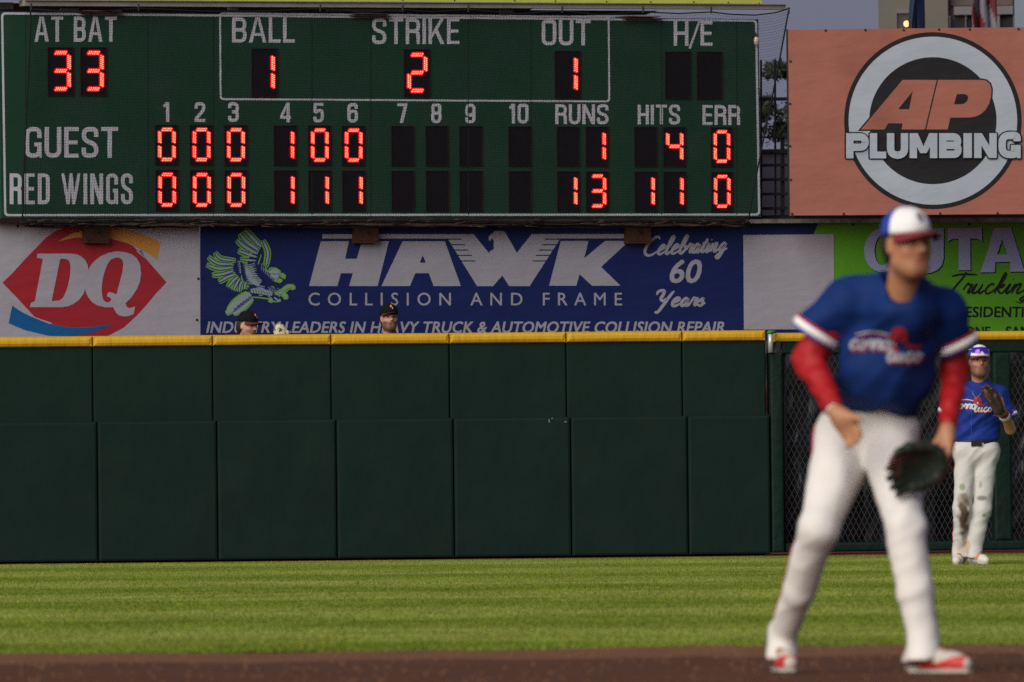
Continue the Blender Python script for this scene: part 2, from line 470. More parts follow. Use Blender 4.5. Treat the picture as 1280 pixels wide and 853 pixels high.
def turf_material(name, blade):
    m = bpy.data.materials.new(name); m.use_nodes = True
    N = m.node_tree.nodes; L = m.node_tree.links; b = N['Principled BSDF']
    b.inputs['Roughness'].default_value = .75; b.inputs['Specular IOR Level'].default_value = .15
    g = N.new('ShaderNodeNewGeometry')
    sep = N.new('ShaderNodeSeparateXYZ'); L.new(g.outputs['Position'], sep.inputs[0])
    # mowing stripes, 8.9 m apart, edges uneven
    nz = N.new('ShaderNodeTexNoise'); nz.inputs['Scale'].default_value = .35; nz.inputs['Detail'].default_value = 3
    L.new(g.outputs['Position'], nz.inputs['Vector'])
    a1 = N.new('ShaderNodeMath'); a1.operation = 'MULTIPLY_ADD'; a1.inputs[1].default_value = 3.4
    L.new(nz.outputs['Fac'], a1.inputs[0])
    L.new(sep.outputs['Y'], a1.inputs[2])
    a2 = N.new('ShaderNodeMath'); a2.operation = 'MULTIPLY_ADD'; a2.inputs[1].default_value = .35; L.new(sep.outputs['X'], a2.inputs[0]); L.new(a1.outputs[0], a2.inputs[2])
    a3 = N.new('ShaderNodeMath'); a3.operation = 'MULTIPLY_ADD'; a3.inputs[1].default_value = 2 * math.pi / 8.9
    a3.inputs[2].default_value = -2 * math.pi / 8.9 * (71.6 + 1.7) + math.pi / 2
    L.new(a2.outputs[0], a3.inputs[0])
    s = N.new('ShaderNodeMath'); s.operation = 'SINE'; L.new(a3.outputs[0], s.inputs[0])
    mr = N.new('ShaderNodeMapRange'); mr.inputs[1].default_value = -1.15; mr.inputs[2].default_value = 1.15
    mr.interpolation_type = 'SMOOTHSTEP'
    L.new(s.outputs[0], mr.inputs[0])
    mx = N.new('ShaderNodeMix'); mx.data_type = 'RGBA'
    mx.inputs[6].default_value = (.136, .190, .018, 1); mx.inputs[7].default_value = (.208, .252, .046, 1)
    L.new(mr.outputs[0], mx.inputs[0])
    # worn and yellowed patches
    n2 = N.new('ShaderNodeTexNoise'); n2.inputs['Scale'].default_value = .9; n2.inputs['Detail'].default_value = 6
    L.new(g.outputs['Position'], n2.inputs['Vector'])
    m2 = N.new('ShaderNodeMapRange'); m2.inputs[1].default_value = .38; m2.inputs[2].default_value = .7; m2.inputs[3].default_value = .8; m2.inputs[4].default_value = 1.22
    L.new(n2.outputs['Fac'], m2.inputs[0])
    v = N.new('ShaderNodeVectorMath'); v.operation = 'SCALE'; L.new(mx.outputs[2], v.inputs[0]); L.new(m2.outputs[0], v.inputs['Scale'])
    colr = v.outputs[0]
    if blade:
        at = N.new('ShaderNodeAttribute'); at.attribute_name = 'Col'
        v2 = N.new('ShaderNodeVectorMath'); v2.operation = 'MULTIPLY'; L.new(colr, v2.inputs[0]); L.new(at.outputs['Color'], v2.inputs[1]); colr = v2.outputs[0]
    L.new(colr, b.inputs['Base Color'])
    return m
M_TURF = turf_material('turf', False)
M_BLADE = turf_material('grass_blade', True)

def dirt_material():
    m = mat('infield_clay', (.098, .042, .020, 1), .95, .22, 2.2, .6, 25, .12, bdist=.02)
    return m
M_DIRT = dirt_material()
M_LIP = mat('infield_edge_clay', (.175, .080, .038, 1), .95, .2, 3, .5, 25, .12, bdist=.02)
TURF0, TURF1 = 49.3, 102.3
sheet('ground', -2500, 2500, -60, 4000, -.012, M_GROUND)
sheet('outfield_ground', -40, 40, TURF0, TURF1, 0, M_TURF, 4, 8)
# raked infield dirt with small ruts
def dirt_sheet(name, y0, y1, m, z=0.0):
    nx, ny = 120, max(int((y1 - y0) / .12), 2)
    xs = np.linspace(-9, 9, nx + 1); ys = np.linspace(y0, y1, ny + 1)
    V = []
    for y in ys:
        for x in xs:
            V.append((x, y, z + .012 * noise.noise(Vector((x * 1.3, y * .8, 0))) + .005 * noise.noise(Vector((x * 6, y * 5, 3)))))
    F = [(j * (nx + 1) + i, j * (nx + 1) + i + 1, (j + 1) * (nx + 1) + i + 1, (j + 1) * (nx + 1) + i) for j in range(ny) for i in range(nx)]
    tag(link(name, V, F, m, base=(0, 0, 0), smooth=True), kind='structure')
dirt_sheet('infield_dirt', 28, 46.6, M_DIRT)
dirt_sheet('infield_edge_dirt', 46.6, TURF0, M_LIP)
sheet('near_ground', -40, 40, -55, 28, -.004, M_DIRT)
sheet('warning_track', -40, 40, TURF1, 106.5, .004, M_TRACK)
sheet('ground_behind_wall', -40, 40, 106.5, 135, .004, M_TRACK)

# crumbs of clay on the dirt, near the grass edge
def crumbs():
    n = 1300
    g = Geo()
    for i in range(n):
        y = rng.uniform(38, 49.5); x = rng.uniform(-2.6, 2.6); r = rng.uniform(.002, .007)
        z = .006
        v = [(x - r, y - r, z - r * .3), (x + r, y - r, z - r * .3), (x + r * .8, y + r, z - r * .3), (x - r, y + r * .7, z - r * .3), (x + r * .2, y, z + r)]
        g.add(v, [(0, 1, 4), (1, 2, 4), (2, 3, 4), (3, 0, 4)])
    o = g.build('clay_crumbs', M_LIP, base=(0, 45, 0)); tag(o, 'small reddish clumps of clay scattered on the infield dirt', 'dirt', kind='stuff')
crumbs()

# the outfield grass: short mown blades
def grass():
    n = 1350000
    # even density over a widening strip
    y = rng.uniform(TURF0 - .12, TURF1 + .05, n)
    hw = y * .0465 + 1.1
    keep = rng.uniform(0, 1, n) < hw / hw.max()
    y = y[keep]; hw = hw[keep]; n = len(y)
    x = rng.uniform(-1, 1, n) * hw
    # ragged edge to the dirt
    y = y - (y < TURF0 + .3) * rng.uniform(0, .12, n)
    h = rng.uniform(.007, .015, n) + .006 * (y > 80); wd = rng.uniform(.0025, .0055, n)
    a = rng.uniform(0, math.pi, n); lx = rng.normal(0, .009, n); ly = rng.normal(0, .009, n)
    V = np.zeros((n, 3, 3), dtype=np.float32)
    V[:, 0] = np.stack([x - np.cos(a) * wd, y - np.sin(a) * wd, np.full(n, -.002)], 1)
    V[:, 1] = np.stack([x + np.cos(a) * wd, y + np.sin(a) * wd, np.full(n, -.002)], 1)
    V[:, 2] = np.stack([x + lx, y + ly, h], 1)
    F = np.arange(n * 3).reshape(n, 3)
    t = rng.normal(1, .11, (n, 1)).clip(.55, 1.5); c = np.ones((n, 3)) * t
    dry = rng.uniform(0, 1, n) < .06; c[dry] = (1.5, 1.15, 1.2)
    col = np.repeat(c, 3, axis=0)
    me = mesh_np('grass', V.reshape(-1, 3), F, M_BLADE, col=col)
    o = bpy.data.objects.new('grass', me); COL.objects.link(o)
    tag(o, 'mown outfield grass with pale and dark mowing stripes', 'grass', kind='stuff')
grass()

# ================================================================== THE PADDED OUTFIELD WALL
def pad(pl, ua, ub, za, zb, front, depth, r, name, m, parent, bulge=0.0, nu=6, nz=6, seed=0):
    """one stuffed pad: vinyl over foam, rounded at its edges, face a little uneven"""
    us = [ua, ua + r * .3, ua + r] + [ua + r + (ub - ua - 2 * r) * i / nu for i in range(1, nu)] + [ub - r, ub - r * .3, ub]
    zs = [za, za + r * .3, za + r] + [za + r + (zb - za - 2 * r) * i / nz for i in range(1, nz)] + [zb - r, zb - r * .3, zb]
    def edge(t, a, b):
        d = min(t - a, b - t)
        if d >= r: return 0
        return r * (1 - math.sqrt(max(0, 1 - ((r - d) / r) ** 2)))
    V = []; F = []
    for z in zs:
        for u in us:
            o = front - max(edge(u, ua, ub), edge(z, za, zb))
            fu = (u - ua) / (ub - ua); fz = (z - za) / (zb - za)
            o += bulge * 4 * fu * (1 - fu) * 4 * fz * (1 - fz) * (.7 + .5 * noise.noise(Vector((u * 2, z * 2, seed))))
            V.append(pl.pt(u, z, o))
    n = len(us); k = len(zs)
    for j in range(k - 1):
        for i in range(n - 1): F.append((j * n + i, j * n + i + 1, (j + 1) * n + i + 1, (j + 1) * n + i))
    b = len(V)
    V += [pl.pt(ua, za, front - depth), pl.pt(ub, za, front - depth), pl.pt(ub, zb, front - depth), pl.pt(ua, zb, front - depth)]
    F.append((b + 3, b + 2, b + 1, b))
    F.append(tuple([i for i in range(n)][::-1]) + (b, b + 1))
    F.append(tuple([(k - 1) * n + i for i in range(n)]) + (b + 2, b + 3))
    F.append(tuple([j * n for j in range(k)]) + (b + 3, b))
    F.append(tuple([j * n + n - 1 for j in range(k)][::-1]) + (b + 1, b + 2))
    return link(name, V, F, m, parent, smooth=False)
def uv_w(px, py): return WALL.uz(px, py)
wall = thing('padded_outfield_wall', WALL.pt(3.5, 0, 0), 'long dark green padded outfield wall with a yellow top edge', 'wall')
yt = lambda x: 420.8 - 7.3 * x / 960        # top of the yellow, measured along the wall
ztop = uv_w(480, yt(480))[1]; zcap = uv_w(480, 430.5)[1]; zmid = uv_w(480, 525.5)[1]
step = uv_w(714, 470)[0] - uv_w(568, 470)[0]
up = [uv_w(x, 470)[0] for x in (116, 266, 414, 562, 708, 853)]
up = [up[0] - 2 * step, up[0] - step] + up + [uv_w(957.5, 470)[0]]
lo = [uv_w(x, 610)[0] for x in (121.5, 271, 420, 566.5, 713, 859)]
lo = [lo[0] - 2 * step, lo[0] - step] + lo + [uv_w(962, 610)[0]]
for i in range(len(up) - 1):
    g = .004
    pad(WALL, up[i] + g, up[i + 1] - g, zmid, zcap - .001, 0.0, .14, .013, 'upper_pad', M_PAD, wall, .007, seed=i)
    pad(WALL, up[i] + g * .6, up[i + 1] - g * .6, zcap, ztop, .035, .24, .034, 'yellow_cap', M_YEL, wall, .01, nu=14, nz=2, seed=20 + i)
for i in range(len(lo) - 1):
    g = .0035
    pad(WALL, lo[i] + g, lo[i + 1] - g, .018, zmid + .012, .075, .20, .024, 'lower_pad', M_PAD, wall, .008, seed=40 + i)
g = Geo()
pa, pb = up[0] - .1, up[-1]
f = [WALL.pt(pa, 0, -.16), WALL.pt(pb, 0, -.16), WALL.pt(pb, ztop - .03, -.16), WALL.pt(pa, ztop - .03, -.16)]
g.box_pts(f + [p - WALL.n * .12 for p in f]); g.build('backing', M_DARK, wall)
# small scuffs and staples on the ledge
for (x, y, ww, hh) in ((684.5, 524.5, 1.2, 4), (704, 527, 3, 1.2), (688, 522.5, 1.5, 1.2)):
    P = [WALL.flat(x, y + hh, .079), WALL.flat(x + ww, y + hh, .079), WALL.flat(x + ww, y, .079), WALL.flat(x, y, .079)]
    g = Geo(); g.add(P, [(0, 1, 2, 3)]); g.build('tape_scrap', mat('scrap_grey', (.16, .17, .17, 1), .7), wall)

# corner post where the pads end
cp = thing('corner_post', WALL.pt(uv_w(967, 470)[0], 0, -.05), 'green padded corner post with steel pipe and bright green cap at the wall end', 'post')
ua, ub = uv_w(962.6, 560)[0], uv_w(978.5, 560)[0]
pad(WALL, ua, ub, .03, uv_w(970, 441)[1], .06, .2, .02, 'post_pad', M_PAD2, cp, .01, nu=3, nz=14, seed=3)
g = Geo(); uc = uv_w(961.5, 425)[0]
g.tube([WALL.pt(uc, uv_w(960, 441)[1], .085), WALL.pt(uc, uv_w(960, 416)[1], .085)], .025, 14)
g.build('pipe', mat('pale_pipe', (.45, .45, .43, 1), .35, .1, 6, spec=.6, metal=.4), cp, smooth=True)
g = Geo()
zz = uv_w(960, 416)[1]
g.tube([WALL.pt(uc, zz - .012, .085), WALL.pt(uc, zz + .004, .085), WALL.pt(uc, zz + .02, .085)], .04, 14, radii=[.030, .036, .02])
g.tube([WALL.pt(uc + .01, zz + .008, .08), WALL.pt(uc + .05, zz + .004, .06)], .014, 8)
g.build('pipe_cap', mat('cap_plastic_green', (.03, .16, .015, 1), .4, .1, 9), cp, smooth=True)

# ================================================================== THE CHAIN-LINK BULLPEN FRONT
GATE = Plane(WALL.pt(ub, 0, 0), J(1280, 692.5, 105.25))
gt = thing('chain_link_screen', GATE.pt(1.2, 0, 0), 'chain link bullpen screen framed in green padding with a yellow top edge', 'fence')
uzg = GATE.uz
u_end = uzg(1330, 500)[0]
z1 = uzg(1240, 414.2)[1]; z2 = uzg(1240, 425.6)[1]; z3 = uzg(1240, 440.5)[1]; z4 = uzg(1240, 676)[1]
ys = [uzg(961, 420)[0] + .045, uzg(1094, 420)[0], uzg(1226, 420)[0] + .6, u_end]
for i in range(3):
    pad(GATE, ys[i] + .004, ys[i + 1] - .004, z2, z1, .03, .24, .034, 'yellow_cap', M_YEL, gt, .006, nu=14, nz=2, seed=60 + i)
pad(GATE, .01, u_end, z3, z2 - .001, 0, .1, .015, 'top_pad', M_PAD2, gt, 0, nu=20, nz=2, seed=71)
pad(GATE, .01, u_end, .03, z4, .02, .12, .02, 'bottom_pad', M_PAD2, gt, .004, nu=20, nz=2, seed=72)
pu0, pu1 = uzg(1242.5, 560)[0], uzg(1264, 560)[0]
pad(GATE, pu0, pu1, z4 + .002, z3 - .002, .01, .12, .02, 'post_pad', M_PAD2, gt, .006, nu=3, nz=14, seed=73)
def chain_link(ua, ub, za, zb, off, name, parent):
    """woven wire: zig-zag wires whose bends hook round each other"""
    g = Geo(); dp = .0525; r = .0021; hz = dp * .98
    n = int((ub - ua) / (dp / 2)) ; 
    for i in range(n):
        uc_ = ua + dp / 4 + i * dp / 2
        m_ = int((zb - za) / hz)
        pts = []
        for k in range(m_ + 1):
            s = 1 if (k + i) % 2 else -1
            z = za + k * hz
            pts.append(GATE.pt(uc_ + s * dp / 4, z, off + s * .003))
        g.tube(pts, r, 3, caps=False)
    o = g.build(name, M_WIRE, parent); o['kind'] = 'stuff'; return o
M_WIRE = mat('galvanised_wire', (.045, .045, .052, 1), .45, .1, 20, spec=.6, metal=.5)
chain_link(.01, pu0, z4 - .01, z3 + .01, -.04, 'chain_link', gt)
chain_link(pu1, u_end, z4 - .01, z3 + .01, -.04, 'chain_link', gt)
g = Geo()
g.tube([GATE.pt(.03, z4, -.055), GATE.pt(.03, z3, -.055)], .018, 10)
g.tube([GATE.pt(.0, z3 + .02, -.055), GATE.pt(u_end, z3 + .02, -.055)], .018, 10)
g.build('frame_tube', M_DARK, gt, smooth=True)

# black wind screens and plastic behind the links
M_TARP = mat('black_tarp', (.006, .0065, .007, 1), .6, .3, 3, .6, 2.5, .25, bstretch=(1, 1, .5), bdist=.12)
M_PLAS = mat('smoked_plastic', (.010, .011, .013, 1), .3, .3, 3, .8, 3, .4, bstretch=(1.6, 1, .35), bdist=.1)
def drape(px0, px1, zb_, zt_, dist, name, m, label, amp=.05, seed=0):
    ua_, ub_ = uzg(px0, 560)[0], uzg(px1, 560)[0]
    nu, nz = max(int((ub_ - ua_) / .025), 8), 40
    V = []; F = []
    for s in (0, 1):
        for j in range(nz + 1):
            for i in range(nu + 1):
                u = ua_ + (ub_ - ua_) * i / nu; z = zb_ + (zt_ - zb_) * j / nz
                d = amp * noise.noise(Vector((u * 3.1 + z * .8, z * 1.1, seed))) + amp * .45 * noise.noise(Vector((u * 11 - z * 6, z * 4, seed + 5)))
                V.append(GATE.pt(u, z, -dist + d - .006 * s))
    n = (nu + 1) * (nz + 1)
    for j in range(nz):
        for i in range(nu):
            a = j * (nu + 1) + i
            F.append((a, a + 1, a + nu + 2, a + nu + 1)); F.append((n + a + nu + 1, n + a + nu + 2, n + a + 1, n + a))
    o = link(name, V, F, m, smooth=True); tag(o, label, name.replace('_', ' ')); return o
drape(960, 1345, .02, 2.0, 1.5, 'tarp', M_TARP, 'wide wrinkled black tarp hanging in the dark behind the chain link', .08, 1)
drape(1004, 1060, .1, 1.62, .42, 'plastic_sheet', M_PLAS, 'shiny smoked plastic sheet hanging behind the chain link, left of the tall player', .05, 2)
drape(1262, 1330, .1, 1.75, .40, 'plastic_cover', M_PLAS, 'crumpled smoked plastic cover behind the chain link at the right edge', .06, 3)
drape(1100, 1190, .1, 1.35, .7, 'dark_screen', M_TARP, 'low dark screen sagging behind the chain link between the two players', .06, 4)
# wooden edge and red jacket hung in the bullpen shade
jk = thing('hanging_jacket', GATE.pt(uzg(990, 560)[0], 0, -.8), 'dark red jacket hung behind the chain link next to the corner post', 'jacket')
def jacket():
    a = uzg(981, 500)[0]; b = uzg(1003, 500)[0]; V = []; F = []; n = 16; m = 26
    zt_, zb_ = uzg(990, 462)[1], uzg(990, 550)[1]
    for j in range(m + 1):
        z = zb_ + (zt_ - zb_) * j / m; f = j / m
        wd = (b - a) * (.5 - .18 * max(0, f - .75) / .25)
        for i in range(n):
            th = 2 * math.pi * i / n
            u = (a + b) / 2 + wd * math.cos(th) * (1 + .08 * noise.noise(Vector((z * 6, i, 1))))
            V.append(GATE.pt(u, z, -.8 + .07 * math.sin(th) + .02 * noise.noise(Vector((u * 14, z * 5, 2)))))
    for j in range(m):
        for i in range(n): F.append((j * n + i, j * n + (i + 1) % n, (j + 1) * n + (i + 1) % n, (j + 1) * n + i))
    F.append(tuple(range(n))[::-1]); F.append(tuple(m * n + i for i in range(n)))
    link('cloth', V, F, mat('jacket_red', (.14, .006, .008, 1), .8, .3, 9, .4, 14), jk, smooth=True)
    g = Geo(); c = (a + b) / 2
    g.tube([GATE.pt(c, zt_ - .02, -.8), GATE.pt(c, zt_ + .07, -.8), GATE.pt(c + .02, zt_ + .09, -.8), GATE.pt(c + .03, 2.0, -.8)], .005, 6)
    g.build('hanger', M_DARK, jk)
jacket()

# platform and rail behind the wall, where the bullpen stands
g = Geo(); g.box(WALL.pt(2.2, .28, -1.2 - .65), 6.4, 1.3, .56, WALL.u, -WALL.n)
g.V = [tuple(Vector(v)) for v in g.V]
tag(g.build('bullpen_platform', mat('bullpen_boards', (.06, .05, .04, 1), .8)), kind='structure')
# ================================================================== THE SCOREBOARD
sb = thing('scoreboard', BOARD.pt(4, 0, 0), 'green baseball scoreboard with white lettering and red lit digits', 'scoreboard')
def board_y(x, yl, yr): return yl + (yr - yl) * x / 950
slab(BOARD, [(-1.5, 13.9), (948, 24.2), (951.5, 271.5), (2, 273)], 0, .30).build('cabinet', M_BOARD, sb)
# upright panel joints: narrow strips standing a hair proud
M_JNT = mat('joint_dark_green', (.008, .022, .014, 1), .7, .1)
for x in (31, 184, 266, 389, 462.5, 584.5, 663, 826, 920):
    yt_ = board_y(x, 14.3, 24.2) + 3.5
    for (a, b, e) in ((yt_, 269, 0),):
        slab(BOARD, [(x, a), (x + .7, a), (x + 1.1, b), (x + .4, b)], .004, .004).build('panel_joint', M_JNT, sb)
# painted border lines
def round_line(x0, y0, x1, y1, wd, r, ya=0, yb=0, xs=0):
    """rounded rectangle outline; ya = how much the right end sits lower on top, yb at the bottom, xs = shift of the foot"""
    def path(i, r):
        P = []
        for cx, cy, a0 in ((x1 - i - r, y0 + i + r, -90), (x1 - i - r, y1 - i - r, 0), (x0 + i + r, y1 - i - r, 90), (x0 + i + r, y0 + i + r, 180)):
            for k in range(7):
                a = math.radians(a0 + k * 15); x = cx + r * math.cos(a); y = cy + r * math.sin(a)
                f = (x - x0) / (x1 - x0); h = (y - y0) / (y1 - y0)
                P.append((x + xs * h, y + (ya * (1 - h) + yb * h) * f))
        return P
    A = path(0, r); B = path(wd, max(r - wd * .6, .5)); n = len(A)
    return (A + B, [(i, (i + 1) % n, n + (i + 1) % n, n + i) for i in range(n)])
print_on(BOARD, [round_line(1.2, 15.6, 946.3, 270.5, 2.7, 5, 9.2, -.8, 4)], 'border_line', M_WHITE, sb, .004)
print_on(BOARD, [round_line(273.8, 15.8, 761.8, 125.2, 2.2, 4.5, 4.5, 3.0, .8)], 'count_box_line', M_WHITE, sb, .006)
WORDS = [('AT BAT', 43, 146, 21, 52.5, 4.4), ('BALL', 290, 368.5, 22, 53.5, 4.4), ('STRIKE', 465, 574, 23, 55.3, 4.4), ('OUT', 677, 738, 25, 57, 4.5),
         ('H', 842, 860.5, 26, 57.5, 4.4), ('/', 860.5, 876, 25.5, 61, 2.8), ('E', 875.5, 890.5, 26.5, 57.5, 4.4), ('RUNS', 694, 760.5, 130.5, 155.5, 3.9), ('HITS', 797, 850, 131, 156, 3.9), ('ERR', 878, 925, 131.5, 156.5, 3.9),
         ('GUEST', 31, 147.5, 159, 197.5, 5.5), ('RED WINGS', 12, 166, 217, 255.5, 4.8)]
for b, x0, x1, y0, y1, t in WORDS:
    print_on(BOARD, gothic(b, x0, x1, y0, y1, t), 'lettering', M_WHITE, sb, .005)
NUMS = [('1', 203, 211.5, 128), ('2', 243, 256.5, 128), ('3', 285, 298.5, 128), ('4', 350, 363.5, 128.5), ('5', 391.5, 404.8, 128.7), ('6', 434, 447.3, 129),
        ('7', 496.5, 509.3, 129.3), ('8', 538.8, 551.8, 129.6), ('9', 581.5, 594.3, 129.8), ('10', 635.5, 660.5, 130)]
for b, x0, x1, y0 in NUMS:
    print_on(BOARD, gothic(b, x0, x1, y0, y0 + 24.6, 4.0, .13), 'lettering', M_WHITE, sb, .005)
# digit windows with their lamps, plus glowing discs that paint the red halo
SEG = {'0': 'abcdef', '1': 'bc', '2': 'abged', '3': 'abgcd', '4': 'fgbc', ' ': ''}
def digit(x0, y0, x1, y1, ch):
    w_, h_ = x1 - x0, y1 - y0
    p = slab(BOARD, [(x0, y0), (x1, y0), (x1 + .3, y1), (x0 + .3, y1)], .003, .003).build('digit_window', M_BLACKP, sb)
    fr = Geo()
    for q in ([(x0 - .7, y0 - .7), (x1 + .7, y0 - .7), (x1 + .7, y0), (x0 - .7, y0)], [(x0 - .7, y1), (x1 + 1, y1), (x1 + 1, y1 + .7), (x0 - .4, y1 + .7)],
              [(x0 - .7, y0), (x0, y0), (x0 + .3, y1), (x0 - .4, y1)], [(x1, y0), (x1 + .7, y0), (x1 + 1, y1), (x1 + .3, y1)]):
        slab(BOARD, q, .012, .012, fr)
    fr.build('window_rim', M_GAP, p)
    if ch == ' ': return
    L_, R_ = x0 + w_ * .185, x0 + w_ * .83; T, B = y0 + h_ * .105, y1 - h_ * .135; Mi = (T + B) / 2
    c = w_ * .1
    segs = {'a': ((L_ + c, T), (R_ - c, T)), 'b': ((R_, T + c), (R_, Mi - c * .8)), 'c': ((R_, Mi + c * .8), (R_, B - c)), 'd': ((L_ + c, B), (R_ - c, B)),
            'e': ((L_, Mi + c * .8), (L_, B - c)), 'f': ((L_, T + c), (L_, Mi - c * .8)), 'g': ((L_ + c, Mi), (R_ - c, Mi))}
    core = Geo(); halo = Geo(); pitch = 2.0 * w_ / 27
    def dot(x, y, r, g, off, n=6):
        P = [BOARD.flat(x + r * math.cos(2 * math.pi * k / n), y + r * math.sin(2 * math.pi * k / n), off) for k in range(n)]
        g.add(P, [tuple(range(n))[::-1]])
    for s in SEG[ch]:
        (xa, ya), (xb, yb) = segs[s]
        ln = math.hypot(xb - xa, yb - ya); n = max(int(round(ln / pitch)), 2)
        dx, dy = (xb - xa) / ln, (yb - ya) / ln; nx, ny = -dy, dx
        for k in range(n + 1):
            t = k / n * ln
            for side in (-.5, .5):
                tt = t + (pitch * .25 if side > 0 else -pitch * .25)
                if tt < -.3 or tt > ln + .3: continue
                X = xa + dx * tt + nx * side * pitch * .95; Y = ya + dy * tt + ny * side * pitch * .95
                dot(X, Y, .72 * w_ / 27, core, .016); dot(X, Y, 2.0 * w_ / 27, halo, .0085 + (k % 2) * .002 + (side > 0) * .001, 8)
    core.build('lit_digit', M_LED, p)['kind'] = 'stuff'; halo.build('red_halo', M_LEDR, p)['kind'] = 'stuff'
for x0, x1, y0, y1, ch in ((59.5, 91, 60, 119.5, '3'), (100.5, 132, 60, 119.5, '3'), (314.5, 346, 61.5, 121, '1'), (505, 536.5, 62.5, 121.5, '2'),
                           (693.5, 724.5, 64.5, 122.5, '1'), (831.5, 862.5, 65.3, 123.5, ' '), (871, 901.5, 65.5, 123.8, ' ')):
    digit(x0, y0, x1, y1, ch)
XS = [(194, 221.5), (237.3, 265), (280.3, 308), (342.3, 369.7), (385.2, 412.7), (427.5, 455), (489.2, 516.5), (532, 559.2), (574, 601.5), (635.8, 663), (696.2, 723.2), (732.2, 759.2), (793, 820), (829, 856), (888.7, 914.4)]
for ch, ch2, (x0, x1) in zip('000100     1 40', '000111    13110', XS):
    y0 = 157 + 3.0 * (x0 - 194) / 695
    digit(x0, y0, x1, y0 + 49.3 - 1.0 * (x0 - 194) / 695, ch)
    y0 = 213.2 + 2.6 * (x0 - 194) / 695
    digit(x0 + .4, y0, x1 + .4, y0 + 50 - 1.2 * (x0 - 194) / 695, ch2)
# lamp trays on the top edge, brackets under the bottom edge, posts hidden behind the banners
for (x0, x1) in ((101, 148), (440, 483), (781, 822)):
    y = board_y((x0 + x1) / 2, 14.3, 24.2)
    g = Geo()
    for k, (dy, ex, oo) in enumerate(((-1.6, 0, .08), (.6, 4, .06), (2.2, -2, .04))):
        slab(BOARD, [(x0 - ex, y + dy - .7), (x1 + ex, y + dy + .1), (x1 + ex, y + dy + 1.0), (x0 - ex, y + dy + .4)], oo, .32, g)
    g.build('lamp_tray', mat('tray_brown', (.07, .045, .035, 1), .7, .3, 12), sb)
for (x0, x1, y0, y1) in ((109.5, 139.5, 270, 304), (447, 476, 270, 304), (787, 816.5, 270, 304.5)):
    g = Geo(); slab(BOARD, [(x0, y0), (x1, y0), (x1, y1), (x0, y1)], -.05, .25, g)
    slab(BOARD, [(x0 + 2, y1 - 9), (x1 - 2, y1 - 9), (x1 - 2, y1 - 3), (x0 + 2, y1 - 3)], -.045, .004, g)
    b_ = g.build('bracket', M_RUST, sb)
    g = Geo(); c = BOARD.flat((x0 + x1) / 2 + .5, 289, -.05); g.tube([c + BOARD.n * .02, c - BOARD.n * .002], .015, 8); g.build('bolt', M_DARK, b_)
for x in (124, 461, 802):
    g = Geo()
    p = BOARD.at(x, 290); p = Vector((p.x, p.y, 0)) - BOARD.n * .8
    g.box(p + Vector((0, 0, 1.6)), .2, .2, 3.2, BOARD.u, -BOARD.n)
    g.box(p + Vector((0, 0, 3.35)) + BOARD.n * .3, .2, .8, .25, BOARD.u, -BOARD.n)
    g.build('support_post', M_RUST, sb)
# dark sill under the cabinet
slab(BOARD, [(-6, 273.4), (931, 272.0), (931, 276.5), (-6, 278.2)], .02, .34).build('sill', M_GAP, sb)
# round lamp at the right edge
lp = thing('edge_lamp', BOARD.flat(943, 56), 'small round clear lamp on the right edge of the scoreboard', 'lamp')
g = Geo(); c = BOARD.flat(943, 51.5, .05)
rows = 8
for i in range(rows):
    a0, a1 = math.pi * i / rows, math.pi * (i + 1) / rows
    for k in range(12):
        t0, t1 = 2 * math.pi * k / 12, 2 * math.pi * (k + 1) / 12
        q = [c + BOARD.u * (.031 * math.sin(a) * math.cos(t)) + BOARD.n * (.031 * math.sin(a) * math.sin(t)) + Vector((0, 0, .05 * math.cos(a))) for a, t in ((a0, t0), (a0, t1), (a1, t1), (a1, t0))]
        g.add(q, [(0, 1, 2, 3)])
g.build('bulb', mat('lamp_glass', (.55, .42, .36, 1), .15, .2, 30, spec=.8), lp, smooth=True)
g = Geo(); g.tube([c + Vector((0, 0, .04)), c + Vector((0, 0, .09)) - BOARD.n * .05], .014, 8); g.build('socket', M_DARK, lp)

# ------------------------------------------------------------------ top beam, yellow sign, soffit
bm = thing('top_beam', BOARD.flat(500, 0, .5), 'long grey steel beam running above the scoreboard', 'beam')
slab(BOARD, [(26, 1.5), (977, 6.8), (977, 12.3), (26, 8.0)], .10, .14).build('web', M_STEEL, bm)
slab(BOARD, [(26, 0.9), (977, 6.2), (977, 6.8), (26, 1.5)], .13, .2).build('flange', M_STEEL, bm)
g = Geo()
for x, y in ((31, 8), (165, 8.4), (392, 9.2), (495, 9.8), (577, 10.2), (694, 11), (795, 11.5), (880, 12), (977, 12.5)):
    c = BOARD.flat(x, y, .17); g.tube([c + Vector((0, 0, .02)), c - Vector((0, 0, .05))], .012, 6)
g.build('net_hook', M_DARK, bm)['kind'] = 'stuff'
yg = thing('yellow_sign', BOARD.flat(480, -30, .35), 'yellow green advertising sign with its foot just above the scoreboard', 'sign')
slab(BOARD, [(-60, -60), (949.5, -60), (949.5, 5.2), (-60, -.3)], .06, .06).build('sign_face', V_YG, yg)
g = Geo()
for x, y in ((691, 2.0), (755, 2.6), (810, 3.0), (864, 3.0), (907, 3.8), (946, 5), (640, 1.4), (565, 1), (500, .6)):
    g.tube([BOARD.flat(x, y, .066), BOARD.flat(x, y, .058)], .008, 6)
g.build('rivet', M_GROM, yg)['kind'] = 'stuff'
print_on(BOARD, [rect(706, -14, 709, .4), rect(752, -14, 757, -.2), rect(782, -14, 789, .5), rect(833, -14, 846, .6), rect(863, -14, 879, .8), rect(820, -14, 828, .4), rect(745, -14, 749, .2)], 'lettering', V_BLACK, yg, .066)
so = thing('soffit', BOARD.flat(300, 12, -.3), 'dark maroon soffit strip in the gap between beam and scoreboard', 'panel')
